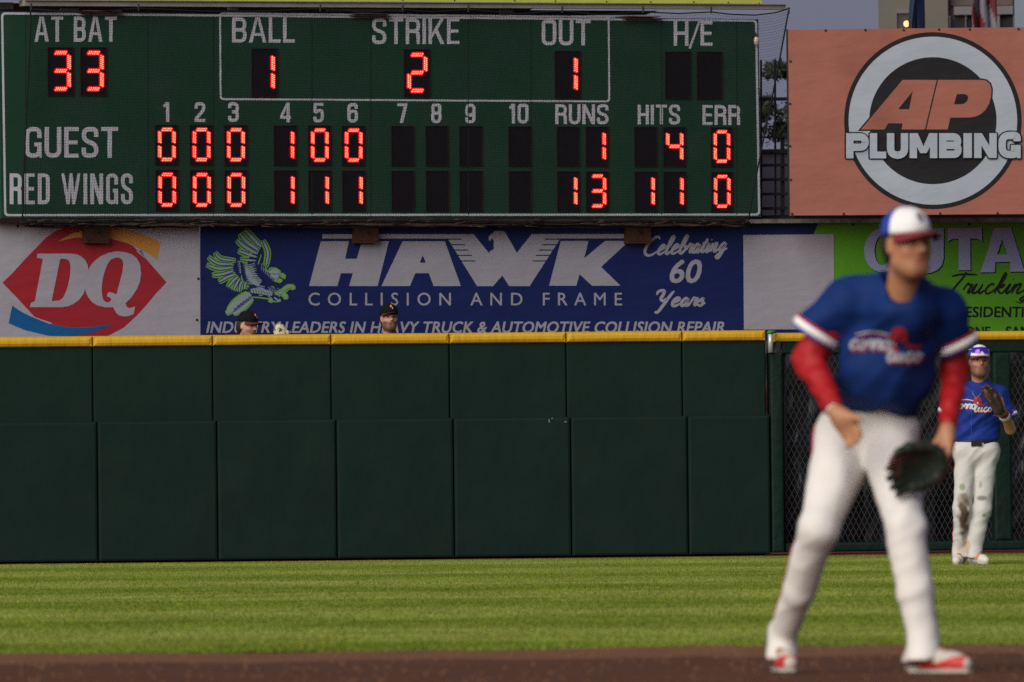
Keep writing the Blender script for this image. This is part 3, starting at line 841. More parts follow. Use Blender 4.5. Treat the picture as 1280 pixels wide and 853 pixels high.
slab(BOARD, [(-30, 2), (689, 6), (660, 22), (-30, 20)], -.34, .05).build('soffit_board', M_GAP, so)
g = Geo()
for q in ([(-30, 2), (26, 2.2), (26, 11), (-30, 11)],): slab(BOARD, q, -.2, .05, g)
slab(BOARD, [(90, 9.2), (113, 9.4), (113, 12.6), (90, 12.4)], -.30, .02, g)
slab(BOARD, [(424, 9.8), (520, 10.4), (520, 13.6), (424, 13)], -.30, .02, g)
slab(BOARD, [(640, 11.2), (689, 11.5), (689, 17.5), (640, 17)], -.29, .02, g)
g.build('soffit_plate', mat('plate_grey_brown', (.10, .085, .075, 1), .7, .3, 9), so)['kind'] = 'stuff'
g = Geo(); g.tube([BOARD.flat(289, 8, -.1), BOARD.flat(303.5, 8, -.1)], .02, 6); g.V = []; g.F = []; g.mi = []
g.tube([BOARD.flat(296, 6, -.1), BOARD.flat(296, 15, -.1)], .06, 12); g.build('pipe_stub', M_STEEL, so, smooth=True)
g = Geo()
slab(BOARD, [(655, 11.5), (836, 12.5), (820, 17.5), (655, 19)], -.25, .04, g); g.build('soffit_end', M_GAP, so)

# ------------------------------------------------------------------ the net hung in front of the board
nt_ = thing('safety_net', BOARD.pt(4, 0, .55), 'black mesh safety net hung in front of the green scoreboard', 'net')
def net():
    top = [(31, 12.5), (100, 17), (165, 11.5), (240, 15), (310, 15.5), (392, 12), (450, 17), (495, 13.5), (530, 16), (577, 13), (640, 18.5), (694, 14.5), (740, 19.5), (795, 16), (840, 18), (880, 16), (905, 19), (935, 20), (960, 17), (978, 11.5)]
    tx = [p[0] for p in top]; ty = [p[1] for p in top]
    n, m = 282, 76
    def P(f, h):       # f along, h down
        xt = 31 + (978 - 31) * f; xb = 20 + (926 - 20) * f
        x = xt + (xb - xt) * h; yt_ = np.interp(xt, tx, ty); yb = 281.5 - .5 * f
        y = yt_ + (yb - yt_) * h
        # the last stretch hangs free and slants
        return BOARD.flat(x + .5 * math.sin(h * 7 + f * 31), y + .4 * math.sin(f * 40), .16 + .03 * math.sin(f * 25) * math.sin(h * 3))
    g = Geo(); r = .0012
    for i in range(n + 1):
        f = i / n
        # toward the right edge the meshes turn into diamonds
        pts = [P(f, h) for h in np.linspace(0, 1, 9)] if f < .955 else [P(min(max(f + (.0016 if k % 2 else -.0016), 0), 1), h) for k, h in enumerate(np.linspace(0, 1, m + 1))]
        g.tube(pts, r, 3, caps=False)
    for j in range(1, m):
        pts = [P(f, j / m) for f in np.linspace(0, 1, 60)]
        g.tube(pts, r, 3, caps=False)
    o = g.build('mesh', M_NET, nt_); o['kind'] = 'stuff'
    g = Geo()
    g.tube([BOARD.flat(x, y, .17) for x, y in top], .008, 6)
    g.tube([P(1, h) for h in np.linspace(0, 1, 14)], .010, 6)
    g.tube([P(0, h) for h in np.linspace(0, 1, 14)], .010, 6)
    g.build('edge_rope', M_NET, nt_, smooth=True)
    g = Geo()
    for k, (yy, rr, c) in enumerate(((277.0, .022, 0), (280.0, .030, 1), (283.0, .020, 0), (275.0, .012, 1))):
        for s in range(2):
            pts = [BOARD.flat(x, yy + s * 1.1 + .9 * math.sin(x * .021 + k * 2 + s) + .5 * math.sin(x * .11 + k) + (1.6 if x > 900 else 0), .16 - .02 * k) for x in np.linspace(17 + k * 4, 929 - k * 5, 110)]
            g.tube(pts, rr * .6, 6, mi=c)
    rnd = random.Random(4)
    for k in range(150):
        x = rnd.uniform(20, 920); y = rnd.uniform(275, 284)
        g.tube([BOARD.flat(x, y, .17), BOARD.flat(x + rnd.uniform(4, 16), y + rnd.uniform(-2, 2), .18)], .004, 4, mi=rnd.choice((0, 1)))
    g.build('gathered_net', [M_NET, mat('faded_cord', (.055, .035, .028, 1), .9, .3, 20)], nt_, smooth=True)
net()

# ================================================================== THE BANNERS
def banner_sheet(pl, quad, m, parent, off=0, name='sheet'):
    return slab(pl, quad, off, .006).build(name, m, parent)
def grommets(pl, pts, parent, off=.003):
    g = Geo()
    for x, y in pts: g.tube([pl.flat(x, y, off + .004), pl.flat(x, y, off - .002)], .013, 8)
    g.build('grommet', M_GROM, parent)['kind'] = 'stuff'

wb = thing('white_banner', BANNER.pt(1, 0, 0), 'white banner with a red lens logo and two white serif letters, at the left edge', 'banner')
banner_sheet(BANNER, [(-130, 278), (249.6, 278.6), (250.6, 450), (-130, 450)], V_WHITE, wb)
lens = [(3, 353.6), (16, 341), (30, 325.5), (46.7, 308.2), (57, 297.5), (68, 289.8), (82, 284.5), (97, 281.6), (113.7, 280.6), (130, 283), (146, 291), (158, 300), (167, 308.7), (181, 322), (195, 338), (208.2, 353.2), (195, 367), (183, 381.5), (170.6, 395), (154.4, 410), (134, 420.5), (120, 425), (104, 426), (86, 424), (66, 415), (44.7, 398), (24, 375.5)]
print_on(BANNER, [fill2d([lens])], 'lens_shape', V_RED, wb, .002)
gold = [(72.1, 302.2), (90, 292), (109.7, 286.8), (125, 285.2), (140.2, 285.6), (158, 287.6), (172.7, 291.4), (187, 296.6), (200.7, 303), (196, 324.6), (186, 317.5), (176.7, 312.7), (160, 304.4), (146, 300.5), (130, 297), (109.7, 296.4), (90, 298)]
print_on(BANNER, [fill2d([gold])], 'swoosh', V_GOLD, wb, .005)
blue = [(15.2, 382.4), (25, 389), (36.6, 395), (61, 405), (87.3, 409.8), (113.7, 409.6), (140.2, 404.6), (128, 411.5), (113.7, 416.6), (85, 420.6), (61, 419.8), (30.5, 412.6), (10.6, 404.2)]
gapw = [(15.2, 380.4), (25, 386), (36.6, 391.8), (44.7, 397), (61, 402.6), (66, 404.5), (61, 405.4), (36.6, 396), (25, 390)]
print_on(BANNER, [fill2d([gapw])], 'white_gap', V_WHITE, wb, .005)
print_on(BANNER, [fill2d([[(166.7, 308.2), (181, 322.5), (183, 324.5), (170, 314.2), (176.7, 312.7), (160, 304.5)]])], 'white_gap', V_WHITE, wb, .0045)
print_on(BANNER, [fill2d([blue])], 'swoosh', V_BLUE, wb, .008)
Dl = [(46.7, 317.2), (87.3, 317.2), (96, 318.2), (101.6, 320.9), (106.5, 325.5), (109.6, 332), (110.4, 341), (109, 350.3), (107, 359.5), (103.6, 368.6), (98.6, 375.2), (91.4, 380.4), (84.5, 383.2), (77.2, 384.2), (37.2, 384.2), (38.6, 378.7), (43.3, 376.9), (53.4, 324.5), (50.5, 323), (46, 322.6)]
Dh = [(75.2, 323.9), (81, 323.6), (85.4, 325.4), (87.7, 330), (88, 337), (87, 347), (84.8, 357), (82, 365.5), (78.6, 372.3), (74.1, 375.9), (64.4, 376.7)]
Ql = smooth_loop([(146.2, 314.4), (155, 315.2), (163.5, 317.6), (170.6, 322.6), (175, 331), (176.1, 342.2), (174.8, 352), (171, 361.6), (165, 370.8), (156.6, 379.4)], 1) + [(158, 383.2), (160.5, 385.4), (164, 385), (168.6, 383.2), (167, 393), (161, 395.2), (154.4, 395.8), (148.6, 394.4), (145, 391.4), (143, 387.6), (141.4, 384.4), (132, 384.4), (121.9, 382.2), (115.4, 378.4), (110.2, 372), (107, 365.4), (105.8, 357), (106.6, 347.4), (109.4, 339), (113.7, 331.4), (119.4, 325), (126, 320.2), (135.4, 316.2)]
Qh = [(145.2, 322.2), (149.6, 322.6), (152.6, 325), (153.9, 330), (153.2, 338), (149.8, 352), (145.2, 368.4), (140.6, 366.2), (136.1, 365.2), (134, 367.4), (133.6, 371.2), (136.6, 371.6), (139.1, 375), (136.6, 377.8), (133, 378.1), (129.8, 376.4), (128, 372.4), (127, 364.5), (127.2, 356.4), (128.8, 346), (132, 335.6), (135, 329), (138.5, 324.6)]
print_on(BANNER, [fill2d([Dl, Dh]), fill2d([Ql, Qh])], 'lettering', V_WHITE, wb, .010)
grommets(BANNER, [(203, 281), (247.5, 281.5), (247.8, 348.5), (22, 283), (65, 282), (246, 400)], wb)

nb = thing('blue_banner', BANNER.pt(5, 0, 0), 'navy blue banner with big white bird-winged lettering and a green outlined eagle', 'banner')
banner_sheet(BANNER, [(250.2, 279.5), (1022.5, 278.5), (1015.5, 295), (1012, 450), (251.2, 450)][:2] + [(1022.5, 450), (251.2, 450)], V_NAVY, nb)
Hh = [(401, 301.8), (436, 301.8), (431.4, 323.7), (446, 323.7), (452.3, 301.8), (486, 301.8), (472, 357.8), (436.3, 357.8), (441, 341.8), (426, 341.8), (421.8, 357.8), (386.3, 357.8)]
Ha = [(503.3, 301.8), (556, 301.8), (576, 357.8), (542, 357.8), (536, 341.8), (519, 341.8), (512.3, 357.8), (476.7, 357.8)]
Hah = [(528.3, 319.4), (532.4, 328.6), (524.7, 328.6)]
Hw = [(403.3, 292.9), (591.8, 292.9), (611.1, 316.6), (612.6, 314.4), (617.2, 311.4), (617.0, 299.6), (614.4, 299.0), (611.6, 301.6), (610.6, 298.2), (611.2, 295.6), (613.6, 293.0), (615.4, 292.2), (618.2, 289.1), (629, 289.1), (632, 291.6), (646, 316.2), (664.7, 292.7), (786.8, 292.7), (786.8, 298.2), (700.4, 298.4), (661.9, 357.9), (636.5, 357.9), (627.8, 344.8), (616.2, 357.9), (596.3, 357.9), (559.4, 298.4), (402.5, 298.4)]
Hk = [(701, 301.4), (735.6, 301.4), (730, 323.3), (756.3, 301.4), (786.4, 301.4), (751.3, 333.9), (775.6, 357.4), (740, 357.4), (724.4, 343), (720.4, 357.4), (686.3, 357.4)]
print_on(BANNER, [fill2d([Hh]), fill2d([Ha, Hah]), fill2d([Hw]), fill2d([Hk])], 'lettering', V_GREY, nb, .002)
cuts = []
for yy, xl, xr in ((299.2, 576.6, 681), (306.1, 581, 677.3), (312.8, 585.1, 673.3), (319.4, 589.8, 669.6), (326.4, 593.8, 665.9)):
    cuts.append(rect(558 + (yy - 299.8) * .62, yy - .65, xl, yy + .65)); cuts.append(rect(xr, yy - .65, 701.6 - (yy - 299.8) * .66, yy + .65))
for c_ in cuts: print_on(BANNER, [c_], 'feather_line', V_NAVY, nb, .006)
def by_letter(shapes):
    """split a widely spaced line of type into its letters"""
    V0, F0 = shapes[0]; iv = sorted((min(V0[i][0] for i in f), max(V0[i][0] for i in f)) for f in F0); L = []
    for a, b in iv:
        if L and a < L[-1][1] + 1.5: L[-1][1] = max(L[-1][1], b)
        else: L.append([a, b])
    for a, b in L:
        r = []
        for V, F in shapes:
            fs = [f for f in F if a - 1 <= sum(V[i][0] for i in f) / len(f) <= b + 1]
            ids = sorted({i for f in fs for i in f}); mp = {q: k for k, q in enumerate(ids)}
            r.append(([V[i] for i in ids], [tuple(mp[i] for i in f) for f in fs]))
        yield r
for let in by_letter(boldtext('COLLISION AND FRAME', 385.5, 777.5, 366, 382.2, .12, 0, 1.75)): print_on(BANNER, let, 'letter', V_GREY, nb, .003)
print_on(BANNER, boldtext('INDUSTRY LEADERS IN HEAVY TRUCK & AUTOMOTIVE COLLISION REPAIR', 257.5, 908.5, 402.0, 416.6, .42, .20, 1.03), 'lettering', V_GREY, nb, .003)
print_on(BANNER, boldtext('60', 835, 880, 324.5, 354.2, .8, .22, 1.0), 'lettering', V_GREY, nb, .003)
# hand-written script; each letter as pen strokes in its own box (x right, y down, baseline 0, x-height -1)
SCR = {
 'C': (1.25, [[(1.15, -1.75), (.95, -2.05), (.6, -1.95), (.2, -1.2), (.1, -.5), (.35, 0), (.8, .05), (1.25, -.35)]]),
 'Y': (1.35, [[(.05, -1.5), (.1, -1.95), (.5, -2.05), (.55, -1.6), (.45, -1.0), (.65, -.7), (1.0, -1.1)], [(1.3, -2.0), (1.05, -1.2), (.8, -.2), (.5, .8), (.25, .7)]]),
 'T': (1.15, [[(.15, -1.75), (.8, -1.95), (1.7, -1.9)], [(.95, -2.15), (.85, -1.5), (.6, -.7), (.4, .1)]]),
 'e': (.72, [[(.05, -.35), (.4, -.6), (.55, -.9), (.35, -1.05), (.12, -.6), (.15, -.1), (.38, 0), (.75, -.35)]]),
 'l': (.5, [[(.0, -.35), (.35, -1.2), (.42, -1.95), (.25, -1.9), (.12, -.8), (.15, -.1), (.3, 0), (.52, -.35)]]),
 'b': (.68, [[(.0, -.35), (.35, -1.2), (.42, -1.95), (.25, -1.9), (.12, -.8), (.12, -.15), (.32, 0), (.55, -.4), (.45, -.85), (.72, -.75)]]),
 'r': (.55, [[(.0, -.35), (.18, -1.05), (.28, -.85), (.5, -.9), (.38, -.4), (.4, -.02), (.6, -.35)]]),
 'a': (.75, [[(.5, -.85), (.3, -1.0), (.08, -.5), (.15, -.05), (.35, -.15), (.55, -.9)], [(.55, -.95), (.48, -.3), (.55, 0), (.78, -.35)]]),
 't': (.45, [[(.0, -.35), (.28, -1.2), (.32, -1.6)], [(.3, -1.4), (.15, -.4), (.22, 0), (.48, -.35)], [(0, -1.1), (.5, -1.15)]]),
 'i': (.38, [[(.0, -.35), (.2, -.95), (.12, -.2), (.2, 0), (.4, -.35)], [(.27, -1.45), (.3, -1.35)]]),
 'n': (.8, [[(.0, -.35), (.2, -.98), (.1, 0)], [(.12, -.4), (.4, -.98), (.5, -.85), (.42, -.2), (.52, 0), (.82, -.35)]]),
 'u': (.8, [[(.0, -.35), (.2, -.98), (.1, -.2), (.2, 0), (.45, -.3), (.58, -.98)], [(.58, -.95), (.5, -.2), (.6, 0), (.82, -.35)]]),
 'c': (.62, [[(.5, -.8), (.38, -1.02), (.12, -.6), (.14, -.1), (.35, 0), (.65, -.35)]]),
 'k': (.7, [[(.0, -.35), (.35, -1.2), (.42, -1.95), (.3, -1.9), (.1, 0)], [(.15, -.5), (.5, -.95), (.45, -.65), (.2, -.5), (.5, 0), (.74, -.35)]]),
 'g': (.7, [[(.5, -.85), (.3, -1.0), (.08, -.5), (.15, -.08), (.35, -.15), (.55, -.9)], [(.55, -.95), (.42, 0), (.2, .75), (-.02, .6), (.3, .1), (.75, -.35)]]),
 's': (.6, [[(.0, -.35), (.35, -1.0), (.3, -.7), (.45, -.35), (.3, 0), (.05, -.1)], [(.3, 0), (.62, -.35)]]),
 'o': (.7, [[(.4, -.95), (.15, -.8), (.08, -.3), (.25, 0), (.5, -.3), (.48, -.85), (.36, -.95), (.5, -.75), (.75, -.8)]]),
 'f': (.6, [[(.0, -.35), (.4, -1.3), (.4, -1.95), (.25, -1.8), (.1, .3), (.0, .8), (.15, .5), (.2, 0), (.6, -.35)]]),
}
def script2d(word, x0, x1, base0, base1, xh, wd, slant=.3, taper=.5, sx=None):
    tot = sum(SCR[c][0] for c in word); k = (x1 - x0 - slant * xh * .6) / tot
    x = 0; out_ = []
    for c in word:
        wch, strokes = SCR[c]
        for s in strokes:
            pts = []
            for a, b in s:
                X = x0 + (x + a) * k - slant * b * xh; f = (X - x0) / (x1 - x0)
                pts.append((X, base0 + (base1 - base0) * f + b * xh))
            out_.append(ribbon2d(pts, wd, taper, 5))
        x += wch
    return out_
print_on(BANNER, script2d('Celebrating', 803, 909, 319, 314.0, 10.6, 3.6, .32), 'script', V_GREY, nb, .003)
print_on(BANNER, script2d('Years', 816, 882, 383, 382, 9.4, 4.0, .3), 'script', V_GREY, nb, .003)
# the white card at its right end (its printed code is left blank)
print_on(BANNER, [([(928.8, 294), (1042, 293), (1042.6, 411.6), (929.6, 412.3)], [(0, 1, 2, 3)])], 'white_card', V_WHITE, nb, .012)
grommets(BANNER, [(253, 348.3), (315.6, 281.5), (523, 282), (660, 281.8), (1009, 282.5), (940, 281.5)], nb)

# the eagle: feathers laid one over another
V_TEAL = vinyl('vinyl_pale_teal', (.22, .30, .32, 1))
def eagle():
    s = 160 / 941
    q = lambda x, y: (240 + x * s, 275 + y * s)
    fe = [((385, 70), (440, 130), (508, 200), 34), ((350, 98), (400, 160), (492, 226), 32), ((328, 145), (390, 200), (482, 252), 30), ((336, 226), (400, 250), (478, 274), 26), ((352, 290), (410, 296), (470, 300), 22),
          ((168, 238), (210, 285), (322, 300), 24), ((118, 272), (190, 320), (306, 326), 26), ((106, 328), (190, 358), (302, 350), 26), ((146, 405), (220, 400), (306, 374), 26),
          ((196, 458), (250, 425), (322, 398), 26), ((262, 498), (300, 450), (342, 416), 26), ((302, 520), (330, 465), (350, 430), 24), ((346, 530), (352, 480), (372, 445), 22), ((386, 512), (388, 480), (398, 455), 22),
          ((520, 150), (556, 240), (540, 350), 26)]
    tail = [((262, 682), (340, 620), (430, 545), 46), ((300, 690), (370, 640), (440, 570), 46), ((270, 665), (330, 600), (410, 540), 40), ((250, 690), (330, 640), (430, 580), 30)]
    body = [((470, 330), (500, 420), (590, 470), 120), ((400, 380), (450, 440), (560, 480), 110), ((420, 520), (500, 520), (600, 540), 90), ((560, 380), (600, 390), (640, 410), 50), ((540, 540), (600, 570), (640, 580), 40), ((480, 240), (440, 330), (460, 420), 70)]
    legs = [((610, 550), (660, 530), (720, 480), 22), ((700, 500), (735, 490), (745, 515), 14), ((600, 570), (630, 590), (635, 605), 16), ((660, 545), (685, 560), (690, 585), 16), ((560, 560), (590, 590), (560, 590), 14), ((650, 400), (672, 415), (665, 430), 12), ((600, 440), (640, 445), (655, 460), 12)]
    def rib(lst, grow, taper=.75):
        r = []
        for a, b, c, w_ in lst: r.append(ribbon2d([q(*a), q(*b), q(*c)], (w_ + grow) * s, taper if w_ < 60 else .3, 5))
        return r
    hd = [((562, 384), (600, 380), (645, 402), 38), ((575, 405), (605, 418), (640, 415), 26)]
    print_on(BANNER, rib(fe + tail + body + legs + hd, 24, .4), 'eagle_outline', V_LIME, nb, .002)
    print_on(BANNER, rib(fe + body, 3, .5), 'eagle_ground', V_NAVY, nb, .006)
    print_on(BANNER, rib(fe, -9) + rib(tail + legs + hd, -4, .4) + rib([((415, 345), (440, 420), (500, 470), 66), ((430, 520), (500, 525), (590, 545), 40)], 0, .4), 'eagle_feather', V_TEAL, nb, .010)
    sm = []
    rnd = random.Random(3)
    for k in range(13):                 # inner wing feathers, breast marks, tail marks
        a = k / 12
        x, y = 372 + 78 * a * .4, 320 + 150 * a
        sm.append(((x, y), (x + 45, y + 12 - 10 * a), (x + 92, y - 4 + 8 * a), 6.5))
    for k in range(6): sm.append(((470 + k * 4, 480 + k * 14), (500, 486 + k * 14), (535 - k * 3, 494 + k * 12), 7))
    for k in range(7): sm.append(((505 + k * 13, 320 + k * 18), (512 + k * 13, 350 + k * 15), (506 + k * 14, 372 + k * 13), 4))
    for k in range(7): sm.append(((330 + k * 2, 300 + k * 14), (345 + k * 2, 308 + k * 13), (352, 318 + k * 13), 5))
    for k in range(8): sm.append(((560 + k * 12, 490 + k * 5), (566 + k * 12, 510 + k * 4), (572 + k * 10, 526 + k * 4), 4))
    sm += [((562, 384), (600, 380), (645, 400), 26), ((575, 400), (605, 415), (640, 412), 22), ((590, 425), (610, 430), (628, 428), 10), ((640, 398), (660, 404), (668, 420), 9), ((622, 500), (660, 520), (700, 500), 5)]
    print_on(BANNER, rib(sm, 0), 'eagle_plumage', V_TEAL, nb, .014)
    bars = [((385 + k * 12, 330 + k * 17), (425 + k * 12, 338 + k * 16), (470 + k * 11, 322 + k * 17), 4) for k in range(10)] + [((440 + k * 20, 505 + k * 4), (450 + k * 20, 525 + k * 3), (446 + k * 21, 548), 3.5) for k in range(9)]
    dk = bars + [((625, 398), (634, 396), (640, 402), 5)] + [((300 + k * 24, 660 - k * 17), (325 + k * 22, 645 - k * 17), (338 + k * 20, 622 - k * 15), 4.5) for k in range(6)]
    dk += [((290 + k * 24, 680 - k * 18), (312 + k * 22, 668 - k * 17), (330 + k * 22, 655 - k * 17), 4) for k in range(6)]
    print_on(BANNER, rib(dk, 0), 'eagle_line', V_NAVY, nb, .019)
eagle()

gb = thing('green_banner', BANNER.pt(9, 0, 0), 'bright green trucking banner with lavender capitals and black script', 'banner')
gq = [(1022.5, 278.5), (1420, 275.5), (1420, 450), (1022.5, 450)]
slab(BANNER, gq, 0, .006).build('sheet', V_GREEN, gb)
print_on(BANNER, [([(1016.5, 294), (1023, 279), (1023, 440), (1016.5, 440)], [(0, 1, 2, 3)])], 'sheet_edge', V_GREEN, gb, .003)
Ou = ellipse(1102.5, 313.4, 22.5, 27.4, 40); Oi = ellipse(1102.5, 313.4, 9.5, 18.5, 32)
Uu = [(1130, 286), (1147, 285.7), (1146.5, 322), (1149, 327.5), (1154.5, 329.5), (1160, 327), (1162.3, 321), (1162.5, 285.7), (1179.6, 285.4), (1179.4, 323), (1177, 332), (1171.5, 338), (1162.5, 341.4), (1154, 342), (1144, 340.6), (1136, 336.4), (1131.6, 330), (1130, 322)]
Tt = [(1184.5, 285.2), (1227, 285), (1227.6, 302), (1222, 299), (1212.6, 298.2), (1212.8, 338), (1198, 338), (1198, 298.4), (1190, 299), (1184.8, 302)]
Aa = [(1241.5, 285), (1263.6, 284.7), (1280.5, 339.8), (1262.4, 340), (1262.6, 327.4), (1244, 328), (1243.4, 340.4), (1225, 340.8), (1235, 312)]
Ah = [(1252.6, 299), (1259.2, 318.2), (1246.2, 318.4)]
Hx = [(1287, 284.5), (1304, 284.5), (1304, 305), (1318, 305), (1318, 284.5), (1335, 284.5), (1335, 340), (1318, 340), (1318, 320), (1304, 320), (1304, 340), (1287, 340)]
sh = lambda c, dx=1.2, dy=1.0: [(x + dx, y + dy) for x, y in c]
print_on(BANNER, [fill2d([sh(Ou), sh(Oi)], .35), fill2d([sh(Uu)], .35), fill2d([sh(Tt)], .35), fill2d([sh(Aa), sh(Ah)], .35), fill2d([sh(Hx)], .35)], 'letter_shadow', V_BLACK, gb, .002)
print_on(BANNER, [fill2d([Ou, Oi]), fill2d([Uu]), fill2d([Tt]), fill2d([Aa, Ah]), fill2d([Hx])], 'lettering', V_LAV, gb, .009)
print_on(BANNER, script2d('Trucking', 1179, 1294, 367, 367, 12.3, 2.3, .36, .4), 'script', V_BLACK, gb, .016)
print_on(BANNER, boldtext('RESIDENTIAL', 1196, 1302, 383.4, 397.0, .4, .05, 1.02), 'lettering', V_BLACK, gb, .003)
print_on(BANNER, boldtext('STONE', 1190, 1238, 408.3, 421, .4), 'lettering', V_BLACK, gb, .003)
print_on(BANNER, boldtext('SAND', 1257, 1300, 408.1, 421, .4), 'lettering', V_BLACK, gb, .003)
print_on(BANNER, [ribbon2d([(1269, 377), (1275, 379), (1284, 377.5)], 1.2, .7)], 'swash', V_BLACK, gb, .003)
grommets(BANNER, [(1065.7, 281.2), (1211, 280.6), (1140, 281)], gb)
# ledge above the banners
lg = thing('steel_ledge', BANNER.pt(8, 0, 0), 'weathered pale steel ledge along the top of the green banner', 'ledge')
slab(BANNER, [(926, 274.5), (1420, 271.8), (1420, 277.5), (926, 279.6)], .12, .35).build('ledge_plate', mat('weathered_ledge', (.19, .17, .155, 1), .75, .5, 5, .4, 20, dirt=((.04, .035, .03, 1), .7, 8)), lg)
slab(BANNER, [(926, 268.6), (1420, 264.6), (1420, 271.6), (926, 273.9)], -.45, .2).build('ledge_lip', M_DARK, lg)

# ------------------------------------------------------------------ the orange banner
ob = thing('orange_banner', ORANGE.pt(1.2, 0, 0), 'salmon orange plumbing banner with a round black and grey logo', 'banner')
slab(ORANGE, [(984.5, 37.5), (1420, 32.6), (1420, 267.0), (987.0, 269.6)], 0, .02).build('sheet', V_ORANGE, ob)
slab(ORANGE, [(983.4, 36.6), (984.6, 36.6), (987.1, 270.4), (985.9, 270.4)], .004, .05).build('edge_frame', M_DARK, ob)
E_ = lambda rx, ry: ellipse(1166.1, 151.1, rx, ry)
print_on(ORANGE, [fill2d([E_(111, 110.6)])], 'logo_disc', V_BLACK, ob, .002)
print_on(ORANGE, [fill2d([E_(105.4, 105), E_(79.6, 79.4)])], 'logo_ring', V_RING, ob, .004)
Ap = [(1127.9, 99.8), (1171.2, 99.8), (1156.2, 162.4), (1126.6, 162.4), (1127.9, 154.7), (1110.3, 154.7), (1105.7, 162.4), (1075.5, 162.4)]
Aph = [(1140.3, 115.2), (1136.1, 136.6), (1123.2, 136.6)]
Pp = [(1172.3, 99.8), (1227, 99.8), (1233, 101), (1237.6, 105), (1239.6, 112), (1239, 121), (1236.6, 130), (1232, 138), (1225.6, 143.6), (1219, 146.4), (1211, 147.4), (1188, 147.6), (1184.8, 162.4), (1157.4, 162.4)]
Pph = [(1196.2, 118.1), (1205.2, 118.1), (1208.8, 119.4), (1210, 122.4), (1208.6, 126.6), (1205, 129.6), (1201, 130.3), (1192.9, 130.3)]
print_on(ORANGE, [fill2d([Ap], 1.6), fill2d([Pp], 1.6)], 'letter_outline', V_BLACK, ob, .007)
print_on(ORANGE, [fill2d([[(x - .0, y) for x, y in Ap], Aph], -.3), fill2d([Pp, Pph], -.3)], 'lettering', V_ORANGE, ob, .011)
PL = [('P', 1057.2, 1085.5, 166.8, 198.3), ('L', 1086.8, 1107.2, 166.8, 198.3), ('U', 1108.2, 1134.8, 166.8, 198.8), ('M', 1136.6, 1171.2, 166.8, 198.0), ('B', 1173.4, 1201.6, 166.8, 197.8), ('I', 1203.8, 1214.6, 166.8, 197.6), ('N', 1217.2, 1245.4, 166.8, 197.8), ('G', 1247.6, 1275.4, 165.0, 198.0)]
PLS = [q for c, a, b, y0, y1 in PL for q in gothic(c, a, b, y0, y1, 10.6 if c == 'I' else 9.2)]
print_on(ORANGE, shifted(PLS, 1.6), 'letter_outline', V_BLACK, ob, .013)
print_on(ORANGE, PLS, 'lettering', V_RING, ob, .062)
grommets(ORANGE, [(1032, 38.3), (1081.6, 37.8), (1129.5, 37.8), (1173.6, 37.2), (1212, 37), (1273, 36.6), (988, 77), (987.5, 130), (987.5, 183), (988.5, 225), (1054.5, 267.5), (1175, 267), (1247, 266.8), (990, 267.5)], ob)
for x in (1000, 1130, 1270, 1400):
    g = Geo()
    p = ORANGE.at(x, 200); g.box(Vector((p.x, p.y, 2.6)) - ORANGE.n * 4.2, .08, .08, 5.2, ORANGE.u, -ORANGE.n); g.build('support_post', M_DARK, ob)

# ------------------------------------------------------------------ black railing between board and orange banner
BR = Plane(J(940, 150, 122.4), J(1000, 150, 122.5))
rl = thing('black_railing', BR.pt(.1, 0, 0), 'tall black steel railing in the gap right of the scoreboard', 'railing')
g = Geo()
for x in (951.6, 969.2): slab(BR, [(x - 1.0, 75), (x + 1.0, 75), (x + 2.2, 700), (x + .2, 700)], 0, .03, g); g.build('upright', M_DARK, rl); g = Geo()
slab(BR, [(976.3, 171), (980.4, 171), (981.6, 700), (977.5, 700)], .01, .05, g); g.build('upright', M_DARK, rl)
for y, t in ((122, 4.2), (170.5, 2.4), (188.5, 3.2), (205, 3.6), (223, 3.8), (241, 3.6), (259, 3.8), (271, 3)):
    slab(BR, [(940, y + .3), (992, y - .2), (992, y + t - .2), (940, y + t + .3)], .04, .03).build('rail', M_DARK, rl)
gw = thing('grey_shed', BR.pt(.5, 0, -3), 'mauve grey shed wall seen through the black railing', 'shed')
BS = Plane(J(940, 150, 126), J(1000, 150, 126.2))
g = Geo(); slab(BS, [(900, 190), (986, 189), (986, 330), (900, 330)], 0, 2.0, g)
g.V = [(x, y, z if z > 3.2 else 0.0) for x, y, z in g.V]
g.build('shed_wall', mat('shed_paint', (.055, .050, .075, 1), .8, .15, 2), gw)
slab(BS, [(898, 187.5), (987, 186.5), (987, 189.5), (898, 190)], .05, 2.1).build('shed_roof', M_DARK, gw)
# ================================================================== FAR BACKGROUND
# hotel behind the ballpark
HD = 190.0
HP = Plane(J(1098, 20, HD), J(1280, 20, HD - .12))
ht = thing('hotel', HP.pt(5, 0, 0), 'beige building with grey framed windows rising behind the orange banner', 'building')
M_STUC = mat('hotel_stucco', (.118, .108, .088, 1), .9, .1, .6, .1, 5)
M_HTRIM = mat('hotel_trim', (.13, .12, .13, 1), .8, .1, 2)
M_GLASS = mat('window_glass', (.018, .016, .016, 1), .15, .4, 1.5, spec=.6)
M_PANEL = mat('spandrel', (.075, .055, .050, 1), .7, .2, 3)
zt_h = HP.at(1280, -260).z
UW = lambda x: HP.uz(x, 20)[0]
ux0, ux1, ux2, ux3 = UW(1098), UW(1185), UW(1268), UW(1268) + 9
def hbox(ua, ub_, za, zb, front, depth, name, m, parent):
    f = [HP.pt(ua, za, front), HP.pt(ub_, za, front), HP.pt(ub_, zb, front), HP.pt(ua, zb, front)]
    g = Geo(); g.box_pts(f + [p - HP.n * depth for p in f]); return g.build(name, m, parent)
hbox(ux0, ux1, 0, zt_h, 0, 12, 'wall', M_STUC, ht)
hbox(ux1 + .001, ux2, 0, zt_h - .01, -.25, 11.7, 'wall', M_PANEL, ht)
